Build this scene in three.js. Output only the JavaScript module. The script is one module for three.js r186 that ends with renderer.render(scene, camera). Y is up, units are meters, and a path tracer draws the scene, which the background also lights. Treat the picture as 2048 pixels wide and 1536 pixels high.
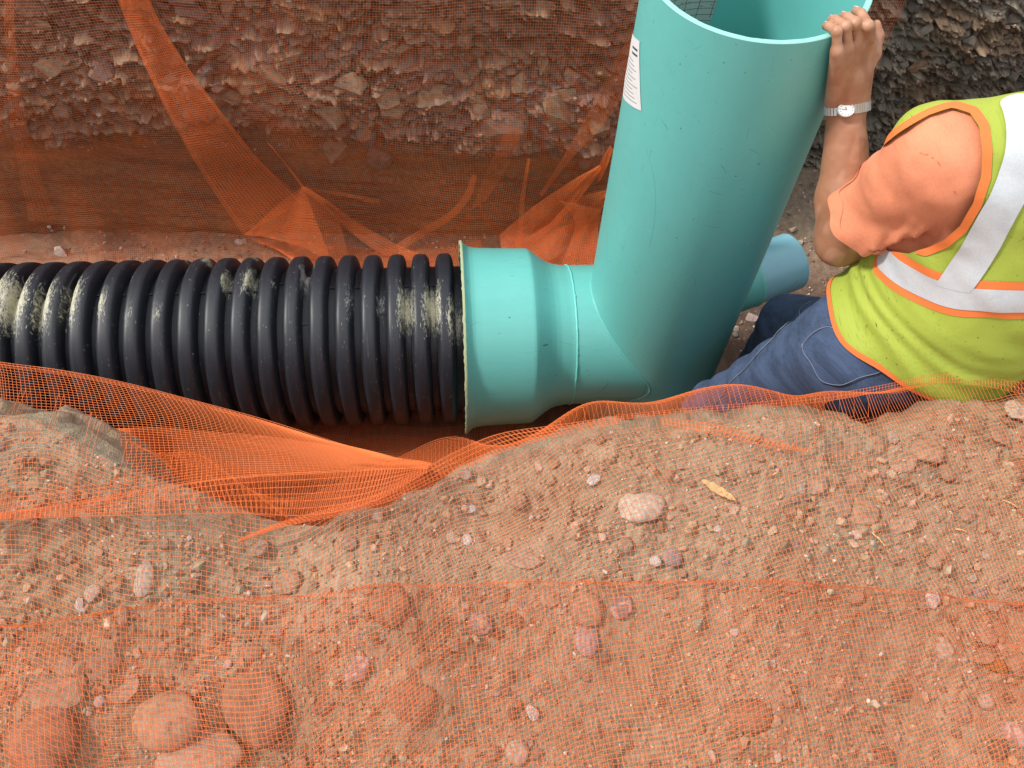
import * as THREE from 'three';
import { ConvexGeometry } from 'three/addons/geometries/ConvexGeometry.js';

// ---------------------------------------------------------------- camera, sky, sun, exposure
const CAM_H = 2.26, PITCH = 1.0753, FPX = 1700;            // focal length in pixels of a 2048 x 1536 frame
const scene = new THREE.Scene();
const camera = new THREE.PerspectiveCamera(2 * Math.atan(768 / FPX) * 180 / Math.PI, 4 / 3, 0.02, 400);
camera.position.set(0, CAM_H, 0);
camera.rotation.set(-PITCH, 0, 0);
scene.add(camera);

const SKY_W = 128, SKY_H = 64;
const SUN_DIR = new THREE.Vector3(-0.62, 0.74, -0.10).normalize();
{
  const d = new Float32Array(SKY_W * SKY_H * 4);
  for (let j = 0; j < SKY_H; j++) for (let i = 0; i < SKY_W; i++) {
    const el = ((j + 0.5) / SKY_H - 0.5) * Math.PI, o = (j * SKY_W + i) * 4;
    const t = Math.max(0, Math.sin(el));                   // bright thin overcast, brighter overhead
    const c = 0.56 + 0.42 * t;
    d[o] = c * 0.985; d[o + 1] = c * 1.0; d[o + 2] = c * 1.035; d[o + 3] = 1;
  }
  const sky = new THREE.DataTexture(d, SKY_W, SKY_H, THREE.RGBAFormat, THREE.FloatType);
  sky.mapping = THREE.EquirectangularReflectionMapping;
  sky.magFilter = THREE.LinearFilter; sky.minFilter = THREE.LinearFilter; sky.needsUpdate = true;
  scene.background = sky; scene.environment = sky;
}
const sun = new THREE.DirectionalLight(new THREE.Color(1.0, 0.955, 0.88), 2.8);
sun.position.copy(SUN_DIR).multiplyScalar(12).add(new THREE.Vector3(0, 0.6, -1));
sun.target.position.set(0, 0.6, -1);
sun.castShadow = true;
sun.shadow.radius = 14;
sun.shadow.mapSize.set(2048, 2048);
Object.assign(sun.shadow.camera, { left: -3, right: 3, top: 3, bottom: -3, near: 1, far: 30 });
scene.add(sun, sun.target);

const renderer = new THREE.WebGLRenderer({ antialias: true });
renderer.toneMapping = THREE.LinearToneMapping;
renderer.toneMappingExposure = 1.34;
renderer.shadowMap.enabled = true;

// ---------------------------------------------------------------- helpers
const V3 = (x, y, z) => new THREE.Vector3(x, y, z);
const clamp = (x, a, b) => Math.min(b, Math.max(a, x));
const lerp = (a, b, t) => a + (b - a) * t;
const sstep = (a, b, x) => { const t = clamp((x - a) / (b - a), 0, 1); return t * t * (3 - 2 * t); };
const smin = (a, b, k) => { const h = Math.max(k - Math.abs(a - b), 0) / k; return Math.min(a, b) - h * h * k * 0.25; };
const smax = (a, b, k) => -smin(-a, -b, k);
function rng(seed) { let s = seed >>> 0; return () => { s = (s + 0x6D2B79F5) | 0; let t = Math.imul(s ^ (s >>> 15), 1 | s); t = (t + Math.imul(t ^ (t >>> 7), 61 | t)) ^ t; return ((t ^ (t >>> 14)) >>> 0) / 4294967296; }; }
function h3(i, j, k) { let h = (Math.imul(i, 374761393) + Math.imul(j, 668265263) + Math.imul(k, 1274126177)) | 0; h = Math.imul(h ^ (h >>> 13), 1274126177); h ^= h >>> 16; h = Math.imul(h, 2246822519); return ((h ^ (h >>> 15)) >>> 0) / 4294967296; }
function noise(x, y, z = 0) {
  const i = Math.floor(x), j = Math.floor(y), k = Math.floor(z);
  let a = x - i, b = y - j, c = z - k; a = a * a * (3 - 2 * a); b = b * b * (3 - 2 * b); c = c * c * (3 - 2 * c);
  const L = lerp(lerp(lerp(h3(i, j, k), h3(i + 1, j, k), a), lerp(h3(i, j + 1, k), h3(i + 1, j + 1, k), a), b),
    lerp(lerp(h3(i, j, k + 1), h3(i + 1, j, k + 1), a), lerp(h3(i, j + 1, k + 1), h3(i + 1, j + 1, k + 1), a), b), c);
  return L * 2 - 1;
}
function fbm(x, y, z = 0, o = 4) { let s = 0, a = 0.5, f = 1; for (let n = 0; n < o; n++) { s += a * noise(x * f + n * 17.3, y * f + n * 9.1, z * f); a *= 0.5; f *= 2.03; } return s; }
// cellular noise: nearest cell of a jittered grid
function cell(x, y, seed) {
  const i0 = Math.floor(x), j0 = Math.floor(y); let f1 = 9, f2 = 9, id = 0, dx = 0, dy = 0;
  for (let j = j0 - 1; j <= j0 + 1; j++) for (let i = i0 - 1; i <= i0 + 1; i++) {
    const cx = i + h3(i, j, seed), cy = j + h3(i, j, seed + 1), d = Math.hypot(x - cx, y - cy);
    if (d < f1) { f2 = f1; f1 = d; id = h3(i, j, seed + 2); dx = x - cx; dy = y - cy; } else if (d < f2) f2 = d;
  }
  return { f1, f2, id, dx, dy };
}
const CP = Math.cos(PITCH), SP = Math.sin(PITCH);
function ray(px, py) { const dx = (px - 1024) / FPX, dy = (768 - py) / FPX; return V3(dx, -SP + CP * dy, -CP - SP * dy); }
function at(px, py, depth) { return ray(px, py).multiplyScalar(depth).add(V3(0, CAM_H, 0)); }
function atY(px, py, y) { const r = ray(px, py); return at(px, py, (y - CAM_H) / r.y); }

const used = new Map();
function numbered(n) { const c = used.get(n) || 0; used.set(n, c + 1); return c ? `${n}_${String(c).padStart(3, '0')}` : n; }
function tag(o, label, category, group) { o.userData.label = label; o.userData.category = category; if (group) o.userData.group = group; return o; }
function shade(o) { o.traverse(m => { if (m.isMesh) { m.castShadow = true; m.receiveShadow = true; } }); return o; }
function top(o, name, label, category, group) { o.name = numbered(name); tag(o, label, category, group); scene.add(shade(o)); return o; }
function part(parent, name, geo, mat, stuff) { const m = new THREE.Mesh(geo, mat); m.name = name; if (stuff) m.userData.kind = 'stuff'; parent.add(shade(m)); return m; }
function structure(name, geo, mat) { const m = new THREE.Mesh(geo, mat); m.name = name; m.userData.kind = 'structure'; scene.add(shade(m)); return m; }
function mat(r, g, b, rough = 0.8, extra = {}) { const m = new THREE.MeshStandardMaterial({ roughness: rough, metalness: 0, side: THREE.DoubleSide, ...extra }); m.color.setRGB(r, g, b); return m; }
function geom(pos, idx, extra = {}) {
  const g = new THREE.BufferGeometry();
  g.setAttribute('position', new THREE.BufferAttribute(pos instanceof Float32Array ? pos : new Float32Array(pos), 3));
  if (idx) g.setIndex(new THREE.BufferAttribute(idx instanceof Uint32Array ? idx : new Uint32Array(idx), 1));
  if (extra.uv) g.setAttribute('uv', new THREE.BufferAttribute(new Float32Array(extra.uv), 2));
  if (extra.color) g.setAttribute('color', new THREE.BufferAttribute(new Float32Array(extra.color), 3));
  if (extra.normal) g.setAttribute('normal', new THREE.BufferAttribute(new Float32Array(extra.normal), 3)); else g.computeVertexNormals();
  return g;
}
// grid geometry from arrays of parameters
function gridGeo(us, vs, P, C, flip) {
  const nu = us.length, nv = vs.length, pos = new Float32Array(nu * nv * 3), col = C ? new Float32Array(nu * nv * 3) : null, uv = new Float32Array(nu * nv * 2);
  const p = V3(), c = [0, 0, 0];
  for (let j = 0; j < nv; j++) for (let i = 0; i < nu; i++) {
    const o = j * nu + i; P(us[i], vs[j], p); pos[o * 3] = p.x; pos[o * 3 + 1] = p.y; pos[o * 3 + 2] = p.z;
    uv[o * 2] = us[i]; uv[o * 2 + 1] = vs[j];
    if (C) { C(us[i], vs[j], p, c); col[o * 3] = c[0]; col[o * 3 + 1] = c[1]; col[o * 3 + 2] = c[2]; }
  }
  const idx = new Uint32Array((nu - 1) * (nv - 1) * 6); let k = 0;
  for (let j = 0; j < nv - 1; j++) for (let i = 0; i < nu - 1; i++) {
    const a = j * nu + i, b = a + 1, d = a + nu, e = d + 1;
    if (flip) { idx[k++] = a; idx[k++] = d; idx[k++] = b; idx[k++] = b; idx[k++] = d; idx[k++] = e; }
    else { idx[k++] = a; idx[k++] = b; idx[k++] = d; idx[k++] = b; idx[k++] = e; idx[k++] = d; }
  }
  return geom(pos, idx, { uv, color: col });
}
// spacing: fine between a and b, growing outside up to lo / hi
function axis(a, b, step, lo, hi) {
  const r = []; for (let x = a; x <= b + 1e-9; x += step) r.push(x);
  let s = step * 2; for (let x = b + s; x < hi; s *= 1.16, x += s) r.push(x); r.push(hi);
  s = step * 2; const l = []; for (let x = a - s; x > lo; s *= 1.16, x -= s) l.push(x); l.push(lo);
  return l.reverse().concat(r);
}
function pw(pts) { return x => { if (x <= pts[0][0]) return pts[0][1]; for (let i = 1; i < pts.length; i++) if (x <= pts[i][0]) { const t = (x - pts[i - 1][0]) / (pts[i][0] - pts[i - 1][0]); return lerp(pts[i - 1][1], pts[i][1], t * t * (3 - 2 * t)); } return pts[pts.length - 1][1]; }; }
function canvas(w, h, draw) { const c = document.createElement('canvas'); c.width = w; c.height = h; draw(c.getContext('2d'), w, h); const t = new THREE.CanvasTexture(c); t.colorSpace = THREE.SRGBColorSpace; t.wrapS = t.wrapT = THREE.RepeatWrapping; t.anisotropy = 8; return t; }
// grey noise texture in a DataTexture (tileable), values around mid
function noiseTex(n, fn, srgb) {
  const d = new Uint8Array(n * n * 4);
  for (let j = 0; j < n; j++) for (let i = 0; i < n; i++) { const c = fn(i, j, n), o = (j * n + i) * 4; d[o] = clamp(c[0] * 255, 0, 255); d[o + 1] = clamp(c[1] * 255, 0, 255); d[o + 2] = clamp(c[2] * 255, 0, 255); d[o + 3] = 255; }
  const t = new THREE.DataTexture(d, n, n, THREE.RGBAFormat); t.wrapS = t.wrapT = THREE.RepeatWrapping; t.magFilter = THREE.LinearFilter; t.minFilter = THREE.LinearMipmapLinearFilter; t.generateMipmaps = true;
  if (srgb) t.colorSpace = THREE.SRGBColorSpace; t.needsUpdate = true; return t;
}
function tnoise(i, j, n, per, seed) { // tileable value noise, per = lattice cells across the tile
  const x = i / n * per, y = j / n * per, a = Math.floor(x), b = Math.floor(y); let u = x - a, v = y - b; u = u * u * (3 - 2 * u); v = v * v * (3 - 2 * v);
  const m = q => ((q % per) + per) % per;
  return lerp(lerp(h3(m(a), m(b), seed), h3(m(a + 1), m(b), seed), u), lerp(h3(m(a), m(b + 1), seed), h3(m(a + 1), m(b + 1), seed), u), v);
}

// ---------------------------------------------------------------- the dug ground: near bank, trench floor, far wall
const edgeZ0 = pw([[-6, -0.6], [-1.0, -0.6], [-0.74, -0.565], [-0.52, -0.48], [-0.34, -0.44], [-0.2, -0.475], [-0.07, -0.53], [0.17, -0.588], [0.56, -0.622], [0.86, -0.672], [1.3, -0.72], [6, -0.7]]);
const edgeZ = x => edgeZ0(x) + 0.014 * noise(x * 9, 3.3) + 0.008 * noise(x * 24, 8.1);
function bankLow(x, z) {                                   // the broad shape of the near bank
  const xc = clamp(x, -1.1, 1.3), zc = clamp(z, -0.85, 0.6);
  let h = 0.985 - 0.10 * xc - 0.20 * (zc + 0.35) + 0.022 * noise(x * 2.3 + 4, z * 2.6) + 0.016 * noise(x * 5.1, z * 5.7 + 2);
  const dz = z - edgeZ0(x);
  h += 0.012 * Math.exp(-Math.pow((x - 0.16) / 0.22, 2) - Math.pow((dz - 0.06) / 0.06, 2));   // raised crumbly lip
  h -= 0.035 * Math.exp(-Math.pow((x + 0.10) / 0.12, 2) - Math.pow((dz - 0.10) / 0.07, 2));
  h -= 0.030 * Math.exp(-Math.pow((x + 0.34) / 0.12, 2) - Math.pow((dz - 0.05) / 0.06, 2));
  h -= 0.03 * Math.exp(-Math.pow((x + 0.38) / 0.13, 2) - Math.pow((z + 0.14) / 0.10, 2));
  return h;
}
function clods(x, z, soft) {                               // crumbs and clods of loose soil
  const m = 0.5 + 0.5 * noise(x * 7 + 3, z * 8), wx = x + 0.006 * noise(x * 60, z * 60), wz = z + 0.006 * noise(x * 60 + 9, z * 60);
  const a = cell(wx * 34, wz * 34, 11), b = cell(wx * 85, wz * 85, 23);
  const sa = Math.max(0, 0.62 - a.f1), sb = Math.max(0, 0.6 - b.f1), k = sstep(0.25, 0.7, m);
  return (sa * sa * 0.046 * (a.id > 0.45 ? a.id : 0) * (0.35 + 0.9 * k) + sb * sb * 0.019 * (b.id > 0.25 ? b.id : 0.1) * (0.4 + 0.8 * k)) * soft
    + 0.006 * fbm(x * 24, z * 24, 0, 3) + 0.0016 * noise(x * 130, z * 130);
}
function bankP(x, d, out, fine = 1) {                      // d > 0: distance behind the edge; d < 0: down the face
  const ze = fine ? edgeZ(x) : edgeZ0(x);
  const rd = 0.05;
  if (d >= 0) {
    const z = ze + d; let y = bankLow(x, z);
    if (d < rd) y -= 0.022 * Math.pow(1 - d / rd, 2);
    if (fine) y += clods(x, z, 1) + 0.010 * fbm(x * 11, z * 11, 5, 3);
    out.set(x, y, z);
  } else {
    const e = -d, ye = bankLow(x, ze) - 0.022; const cutIn = sstep(-0.66, -0.54, x) * sstep(0.02, -0.12, x); let z = ze - lerp(0.05, 0.012, cutIn) * (1 - Math.exp(-e / 0.05)) - lerp(0.10, 0.04, cutIn) * e;
    if (fine) z -= (0.035 * fbm(x * 6, e * 7, 2, 4) + 0.014 * cell(x * 24, e * 30, 7).id) * sstep(0, 0.05, e) * (1 - 0.6 * cutIn);
    out.set(x, ye - e * 0.97, z); if (fine) out.y += clods(x, ze, 1) * (1 - sstep(0, 0.03, e));
  }
  return out;
}
const floorY = (x, z) => 0.014 * fbm(x * 4, z * 4, 1, 3) + 0.05 * sstep(0.45, 1.0, x) * sstep(-1.45, -1.95, z) + 0.005 * noise(x * 34, z * 34) + 0.002 * noise(x * 110, z * 110);
const wallBase = pw([[-6, -1.80], [-1.2, -1.79], [-0.4, -1.775], [0.2, -1.80], [0.65, -1.93], [1.0, -2.03], [1.6, -2.05], [6, -2.0]]);
const ledge = pw([[-0.2, -0.01], [0, 0], [0.12, 0.006], [0.28, -0.01], [0.335, -0.012], [0.40, 0.045], [0.52, 0.055], [0.70, 0.03], [0.9, 0.035], [1.4, 0]]);
const bnd = x => 0.055 * noise(x * 2.7, 1.7) + 0.035 * noise(x * 7.5, 5.2) + 0.012 * noise(x * 26, 2.2);   // wavering foot of the broken layer
function wallLow(x, y) { return wallBase(x) - 0.20 * y + ledge(y + bnd(x)) + 0.02 * noise(x * 2.2, y * 3, 7); }
function wallP(x, y, out) {
  let z = wallLow(x, y);
  const rough = sstep(0.29, 0.37, y + bnd(x)) * 0.95 + 0.05;      // scraped clay below, broken shale above
  const right = sstep(0.5, 0.8, x), rr = Math.max(rough, right);
  const wx = x + 0.02 * noise(x * 9, y * 14), wy = y + 0.012 * noise(x * 9 + 5, y * 14) + 0.04 * x * (1 - right) + 0.25 * x * right;
  const a = cell(wx * 13, wy * 30, 31), b = cell(wx * 38, wy * 78, 41), c = cell(wx * 100, wy * 170, 51);
  z += rr * (0.036 * (a.id - 0.5) + 0.022 * (a.dx * (a.id * 7 % 1 - 0.5) + a.dy * (a.id * 13 % 1 - 0.2)) * 2);
  z += rr * (0.018 * (b.id - 0.5) + 0.013 * (b.dx * (b.id * 7 % 1 - 0.5) + b.dy * (b.id * 11 % 1 - 0.3)) * 2);
  z += rr * 0.008 * (c.id - 0.5) - rr * 0.012 * (1 - sstep(0.0, 0.14, a.f2 - a.f1));
  z += 0.012 * fbm(x * 8, y * 14, 3, 3) * (0.4 + 0.6 * rr);
  z += (1 - rough) * (0.003 * noise(x * 7 + y * 5, y * 90, 2) + 0.007 * noise(x * 4 + 3, y * 30 + x * 3, 5) + 0.006 * fbm(x * 22, y * 30, 4, 3) + 0.002 * noise(x * 90, y * 100));
  out.set(x, y, z); return out;
}
// colours of the soil (linear base colours), patchy with grain
function mixc(c, a, b, t) { c[0] = lerp(a[0], b[0], t); c[1] = lerp(a[1], b[1], t); c[2] = lerp(a[2], b[2], t); }
const SOIL = [0.355, 0.262, 0.165], SOIL2 = [0.33, 0.258, 0.174], SOIL3 = [0.265, 0.168, 0.098], SOIL4 = [0.40, 0.302, 0.206];
function bankC(x, d, p, c) {
  const n = fbm(p.x * 3.2, p.z * 3.2 + p.y, 2, 4), n2 = fbm(p.x * 9 + 7, p.z * 9, p.y * 9, 3), g = cell(p.x * 85, p.z * 85, 23);
  mixc(c, SOIL, SOIL2, sstep(-0.25, 0.3, n)); mixc(c, c, SOIL3, 0.55 * sstep(0.08, 0.4, n2)); mixc(c, c, SOIL4, 0.6 * sstep(0.1, 0.42, -n2));
  const k = 0.82 + 0.36 * g.id + 0.10 * noise(p.x * 260, p.z * 260, p.y * 200); c[0] *= k; c[1] *= k; c[2] *= k;
  if (d < 0) mixc(c, c, [0.25, 0.125, 0.075], 0.5 * sstep(0, 0.06, -d));                // damp red subsoil of the cut face
}
const CLAY = [0.235, 0.105, 0.048], SHALE = [0.22, 0.130, 0.092], MAUVE = [0.235, 0.150, 0.132], TAN = [0.38, 0.255, 0.165], RUST = [0.30, 0.155, 0.068], GREY = [0.175, 0.15, 0.118], DARK = [0.10, 0.065, 0.045];
function wallC(x, y, p, c) {
  const rough = sstep(0.29, 0.37, y + bnd(x)), right = sstep(0.45, 0.85, x);
  const wx = x + 0.02 * noise(x * 9, y * 14), wy = y + 0.012 * noise(x * 9 + 5, y * 14) + 0.04 * x * (1 - right) + 0.25 * x * right;
  const a = cell(wx * 13, wy * 30, 31), b = cell(wx * 38, wy * 78, 41), g = cell(wx * 100, wy * 170, 51);
  const lay = fbm(x * 1.4, wy * 9, 4, 4);
  const cl = [...CLAY]; mixc(cl, CLAY, RUST, 0.5 * sstep(0.0, 0.4, fbm(x * 4, y * 20 + x * 2, 8, 4))); mixc(cl, cl, DARK, 0.5 * sstep(0.05, 0.4, fbm(x * 5 + 5, y * 14, 3, 4)));
  const sh = [0, 0, 0]; mixc(sh, SHALE, MAUVE, sstep(-0.2, 0.3, lay)); mixc(sh, sh, TAN, 0.75 * sstep(0.45, 0.9, b.id) * sstep(-0.5, 0.2, noise(x * 3, y * 7))); mixc(sh, sh, RUST, 0.6 * sstep(0.86, 0.95, a.id)); mixc(sh, sh, DARK, 0.55 * sstep(0.3, 0.05, b.id));
  const gr = [0, 0, 0]; mixc(gr, GREY, [0.28, 0.24, 0.18], sstep(0.5, 0.9, b.id)); mixc(gr, gr, RUST, 0.42 * sstep(0.12, 0.35, fbm(x * 3, wy * 10, 6, 3))); mixc(gr, gr, [0.075, 0.06, 0.048], 0.7 * sstep(0.0, 0.35, fbm(x * 2.2 + 3, wy * 5, 1, 3)));
  mixc(c, cl, sh, rough); mixc(c, c, gr, right);
  const k = 0.75 + 0.5 * g.id; c[0] *= k; c[1] *= k; c[2] *= k;
}
function floorC(x, z, p, c) {
  const n = fbm(x * 4, z * 4, 9, 4), right = sstep(0.4, 0.8, x), g = cell(x * 90, z * 90, 3);
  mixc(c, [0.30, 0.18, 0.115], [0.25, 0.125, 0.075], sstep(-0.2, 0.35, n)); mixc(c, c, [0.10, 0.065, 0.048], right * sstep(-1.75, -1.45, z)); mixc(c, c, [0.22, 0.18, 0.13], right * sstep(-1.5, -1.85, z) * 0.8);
  const k = 0.78 + 0.44 * g.id; c[0] *= k; c[1] *= k; c[2] *= k;
}
const grainTex = noiseTex(512, (i, j, n) => { const v = 0.5 + 0.5 * (tnoise(i, j, n, 256, 1) - 0.5) + 0.5 * (tnoise(i, j, n, 90, 2) - 0.5) + 0.3 * (tnoise(i, j, n, 24, 3) - 0.5); return [v, v, v]; });
grainTex.repeat.set(5, 5);
const grainCol = noiseTex(512, (i, j, n) => { const v = 0.90 + 0.34 * (tnoise(i, j, n, 220, 5) - 0.5) + 0.24 * (tnoise(i, j, n, 80, 6) - 0.5), w = 0.06 * (tnoise(i, j, n, 40, 9) - 0.5); return [v + w, v, v - w]; });
grainCol.repeat.set(5, 5);
const soilMat = new THREE.MeshStandardMaterial({ vertexColors: true, roughness: 0.96, bumpMap: grainTex, bumpScale: 0.0016, map: grainCol, side: THREE.DoubleSide });
{
  const xs = axis(-1.02, 1.16, 0.004, -60, 60);
  const ds = []; for (let d = -1.08; d < -0.24; d += 0.02) ds.push(d); for (let d = -0.24; d < 0.62; d += 0.004) ds.push(d); for (let s = 0.008, d = 0.62; d < 60; d += s, s *= 1.16) ds.push(d); ds.push(60);
  structure('ground', gridGeo(xs, ds, bankP, bankC, true), soilMat);
  const fx = axis(-1.5, 1.5, 0.006, -60, 60), fz = axis(-2.12, -1.40, 0.006, -2.3, -0.62);
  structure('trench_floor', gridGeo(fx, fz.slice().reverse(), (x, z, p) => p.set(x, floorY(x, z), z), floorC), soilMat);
}
const wallMesh = (() => {
  const xs = axis(-1.62, 1.62, 0.005, -60, 60), ys = []; for (let y = -0.1; y < 0.98; y += 0.005) ys.push(y); for (let y = 1.0; y <= 1.24; y += 0.03) ys.push(y);
  return structure('trench_wall', gridGeo(xs, ys, wallP, wallC), soilMat);
})();
{
  const xs = axis(-2, 2, 0.1, -60, 60), zs = [0, 0.05, 0.1, 0.2, 0.4, 0.8, 1.6, 3, 6, 12, 25, 58];
  structure('far_ground', gridGeo(xs, zs, (x, s, p) => { wallP(x, 1.24, p); p.z -= s; p.y += 0.02 * fbm(x * 3, s * 3) * Math.min(1, s * 8); }, (x, s, p, c) => mixc(c, SOIL, SOIL2, 0.5 + 0.5 * noise(x * 4, s * 4))), soilMat);
}
// where a line of sight meets the broad ground shapes, lifted by off
function hit(px, py, off = 0) {
  const r = ray(px, py), o = V3(0, CAM_H, 0), p = V3();
  for (let t = 0.7; t < 4; t += 0.004) {
    p.copy(r).multiplyScalar(t).add(o);
    const ze = edgeZ0(p.x);
    if (p.z > ze && p.y < bankLow(p.x, p.z) + off) return p;
    if (p.y < floorY(p.x, p.z) + off) return p;
    if (p.z < wallLow(p.x, p.y) + off) return p;
  }
  return p;
}
// the same for the near bank alone, carried on past its edge
function hitBank(px, py, off = 0) { const r = ray(px, py), p = V3(); for (let t = 0.9; t < 3; t += 0.002) { p.copy(r).multiplyScalar(t); p.y += CAM_H; if (p.y < bankLow(p.x, p.z) + off) return p; } return p; }

// ---------------------------------------------------------------- black corrugated pipe
const PIPE_A = V3(-1.336, 0.352, -1.128), PIPE_B = V3(0.392, 0.268, -1.238);       // run axis, left to riser
const runDir = PIPE_B.clone().sub(PIPE_A).normalize();
const runX = x => PIPE_A.clone().addScaledVector(runDir, (x - PIPE_A.x) / runDir.x);
function alongRun(group, x0) { group.position.copy(runX(x0)); group.quaternion.setFromUnitVectors(V3(1, 0, 0), runDir); return group; }
// surface of revolution about local x: prof = [[x, r]...]; angle 0 = up, growing towards the camera side (+z)
function revolve(prof, seg, uvf, wob) {
  const pos = [], idx = [], uv = [], n = prof.length;
  for (let i = 0; i < n; i++) for (let k = 0; k <= seg; k++) {
    const a = (k / seg) * 2 * Math.PI - Math.PI, w = wob ? wob(prof[i][0], a, i) : [0, 0], r = prof[i][1] + w[1];
    pos.push(prof[i][0] + w[0], r * Math.cos(a), r * Math.sin(a)); const q = uvf ? uvf(prof[i][0], a) : [a / (2 * Math.PI) + 0.5, prof[i][0]]; uv.push(q[0], q[1]);
  }
  for (let i = 0; i < n - 1; i++) for (let k = 0; k < seg; k++) { const a = i * (seg + 1) + k, b = a + 1, c = a + seg + 1, d = c + 1; idx.push(a, b, c, b, d, c); }
  const g = geom(pos, idx, { uv }); const N = g.attributes.normal;          // close the seam of the normals
  for (let i = 0; i < n; i++) { const a = i * (seg + 1), b = a + seg; const x = N.getX(a) + N.getX(b), y = N.getY(a) + N.getY(b), z = N.getZ(a) + N.getZ(b), l = Math.hypot(x, y, z) || 1; N.setXYZ(a, x / l, y / l, z / l); N.setXYZ(b, x / l, y / l, z / l); }
  return g;
}
const RIB_P = 0.0625, RIB_R = 0.2286, VAL_R = 0.193, PIPE_X0 = -1.62, PIPE_LEN = 1.50;
{
  const g = new THREE.Group(); alongRun(g, PIPE_X0);
  const LEN = PIPE_LEN, muv = (x, a) => [x / LEN, a / (2 * Math.PI) + 0.5];
  const R = rng(5);
  // dried mud: colour painted where it sticks; x in metres along the pipe, angle in degrees from the top towards the camera
  const smears = [];
  const mud = (px, phi, w, h, dens, tone) => smears.push([(-1.62 - 0), px, phi, w, h, dens, tone]);
  const tex = canvas(2048, 1024, (c, W, H) => {
    c.fillStyle = 'rgb(33,36,44)'; c.fillRect(0, 0, W, H);
    const X = xw => (xw - PIPE_X0) / LEN * W, Y = deg => (deg / 360 + 0.5) * H;
    for (let i = 0; i < 9000; i++) { const x = R() * W, y = R() * H, v = 36 + R() * 60; c.strokeStyle = `rgba(${v},${v},${v + 3},${0.08 + 0.20 * R()})`; c.lineWidth = 0.6 + R() * 1.6; c.beginPath(); c.moveTo(x, y); c.lineTo(x + (R() - 0.5) * 3, y + 6 + R() * 50); c.stroke(); }
    const patch = (xw, deg, w, h, n, a0, warm) => {
      for (let i = 0; i < n; i++) {
        const u = (R() + R() + R() - 1.5) / 1.5, v = (R() + R() + R() - 1.5) / 1.5; const x = X(xw + u * w), y = Y(deg + v * h), t = 165 + R() * 60;
        if (noise(x * 0.05, y * 0.018, i * 0.001) < -0.25) continue;
        c.strokeStyle = `rgba(${t},${t - 4},${t - (warm ? 32 : 14)},${Math.min(1, a0 * 1.7) * (0.3 + 0.7 * R())})`; c.lineWidth = 0.8 + 2.2 * R() * R(); c.beginPath(); c.moveTo(x, y); c.lineTo(x + (R() - 0.5) * 9, y + (R() - 0.3) * 16); c.stroke();
      }
    };
    const px2x = px => (px - 1024) * 2.12 / FPX;
    const ang = py => 30 + Math.asin(clamp((py - 690) / 170, -1, 1)) * 57.3;
    const P = (px, py0, py1, w, n, a, warm) => patch(px2x(px), (ang(py0) + ang(py1)) / 2, w, Math.abs(ang(py1) - ang(py0)) / 2, n, a, warm);
    P(10, 550, 700, 0.05, 7000, 0.6, 1); P(62, 545, 690, 0.04, 4500, 0.6, 1); P(115, 545, 670, 0.035, 3500, 0.55, 1); P(168, 555, 670, 0.03, 2000, 0.5, 1); P(225, 560, 640, 0.02, 500, 0.4, 1); P(112, 650, 760, 0.016, 120, 0.3, 1);
    P(280, 560, 610, 0.016, 90, 0.35, 1); P(270, 620, 680, 0.012, 80, 0.35); P(335, 560, 600, 0.016, 90, 0.3, 1); P(345, 735, 775, 0.014, 150, 0.5, 1); P(385, 620, 690, 0.016, 150, 0.35); P(395, 700, 765, 0.014, 260, 0.5, 1);
    P(445, 590, 690, 0.018, 420, 0.42, 1); P(495, 600, 690, 0.018, 320, 0.42, 1); P(495, 700, 760, 0.014, 120, 0.35, 1); P(555, 610, 670, 0.018, 380, 0.4, 1); P(605, 610, 710, 0.02, 420, 0.25); P(655, 690, 740, 0.012, 90, 0.5, 1);
    P(700, 555, 640, 0.016, 120, 0.4); P(757, 560, 620, 0.016, 160, 0.4); P(808, 535, 640, 0.028, 1800, 0.42, 1); P(858, 535, 640, 0.03, 2600, 0.5, 1); P(905, 530, 605, 0.026, 1600, 0.48, 1); P(450, 600, 700, 0.03, 500, 0.4, 1); P(500, 600, 700, 0.03, 500, 0.4, 1); P(610, 600, 720, 0.03, 500, 0.3); P(750, 700, 830, 0.03, 260, 0.3);
    P(808, 840, 858, 0.014, 160, 0.4, 1); P(760, 840, 858, 0.014, 120, 0.36, 1); P(715, 845, 858, 0.014, 60, 0.3, 1);
    for (let i = 0; i < 5200; i++) { const x = R() * W, y = R() * H, t = 105 + R() * 80; c.fillStyle = `rgba(${t},${t - 6},${t - 20},${0.25 + 0.6 * R()})`; const s = 0.5 + 1.3 * R() * R(); c.beginPath(); c.ellipse(x, y, s, s * (1 + R()), 0, 0, 7); c.fill(); }
    for (let i = 0; i < 60; i++) { const x = R() * W, y = R() * H; c.strokeStyle = `rgba(150,145,130,${0.2 + 0.4 * R()})`; c.lineWidth = 0.8 + R(); c.beginPath(); c.moveTo(x, y); c.lineTo(x + (R() - 0.5) * 6, y + 20 + R() * 70); c.stroke(); }
  });
  const black = mat(0.9, 0.9, 0.92, 0.47, { map: tex, bumpMap: tex, bumpScale: 0.0006 });
  const valley = []; for (let x = 0; x <= LEN; x += 0.01) valley.push([x, VAL_R]);
  part(g, 'pipe_wall', revolve(valley, 120, muv), black);
  const bore = [[0, VAL_R - 0.012], [LEN, VAL_R - 0.012]]; part(g, 'liner', revolve(bore, 72, muv), black);
  const nR = Math.floor((LEN - 0.03) / RIB_P);
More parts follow.
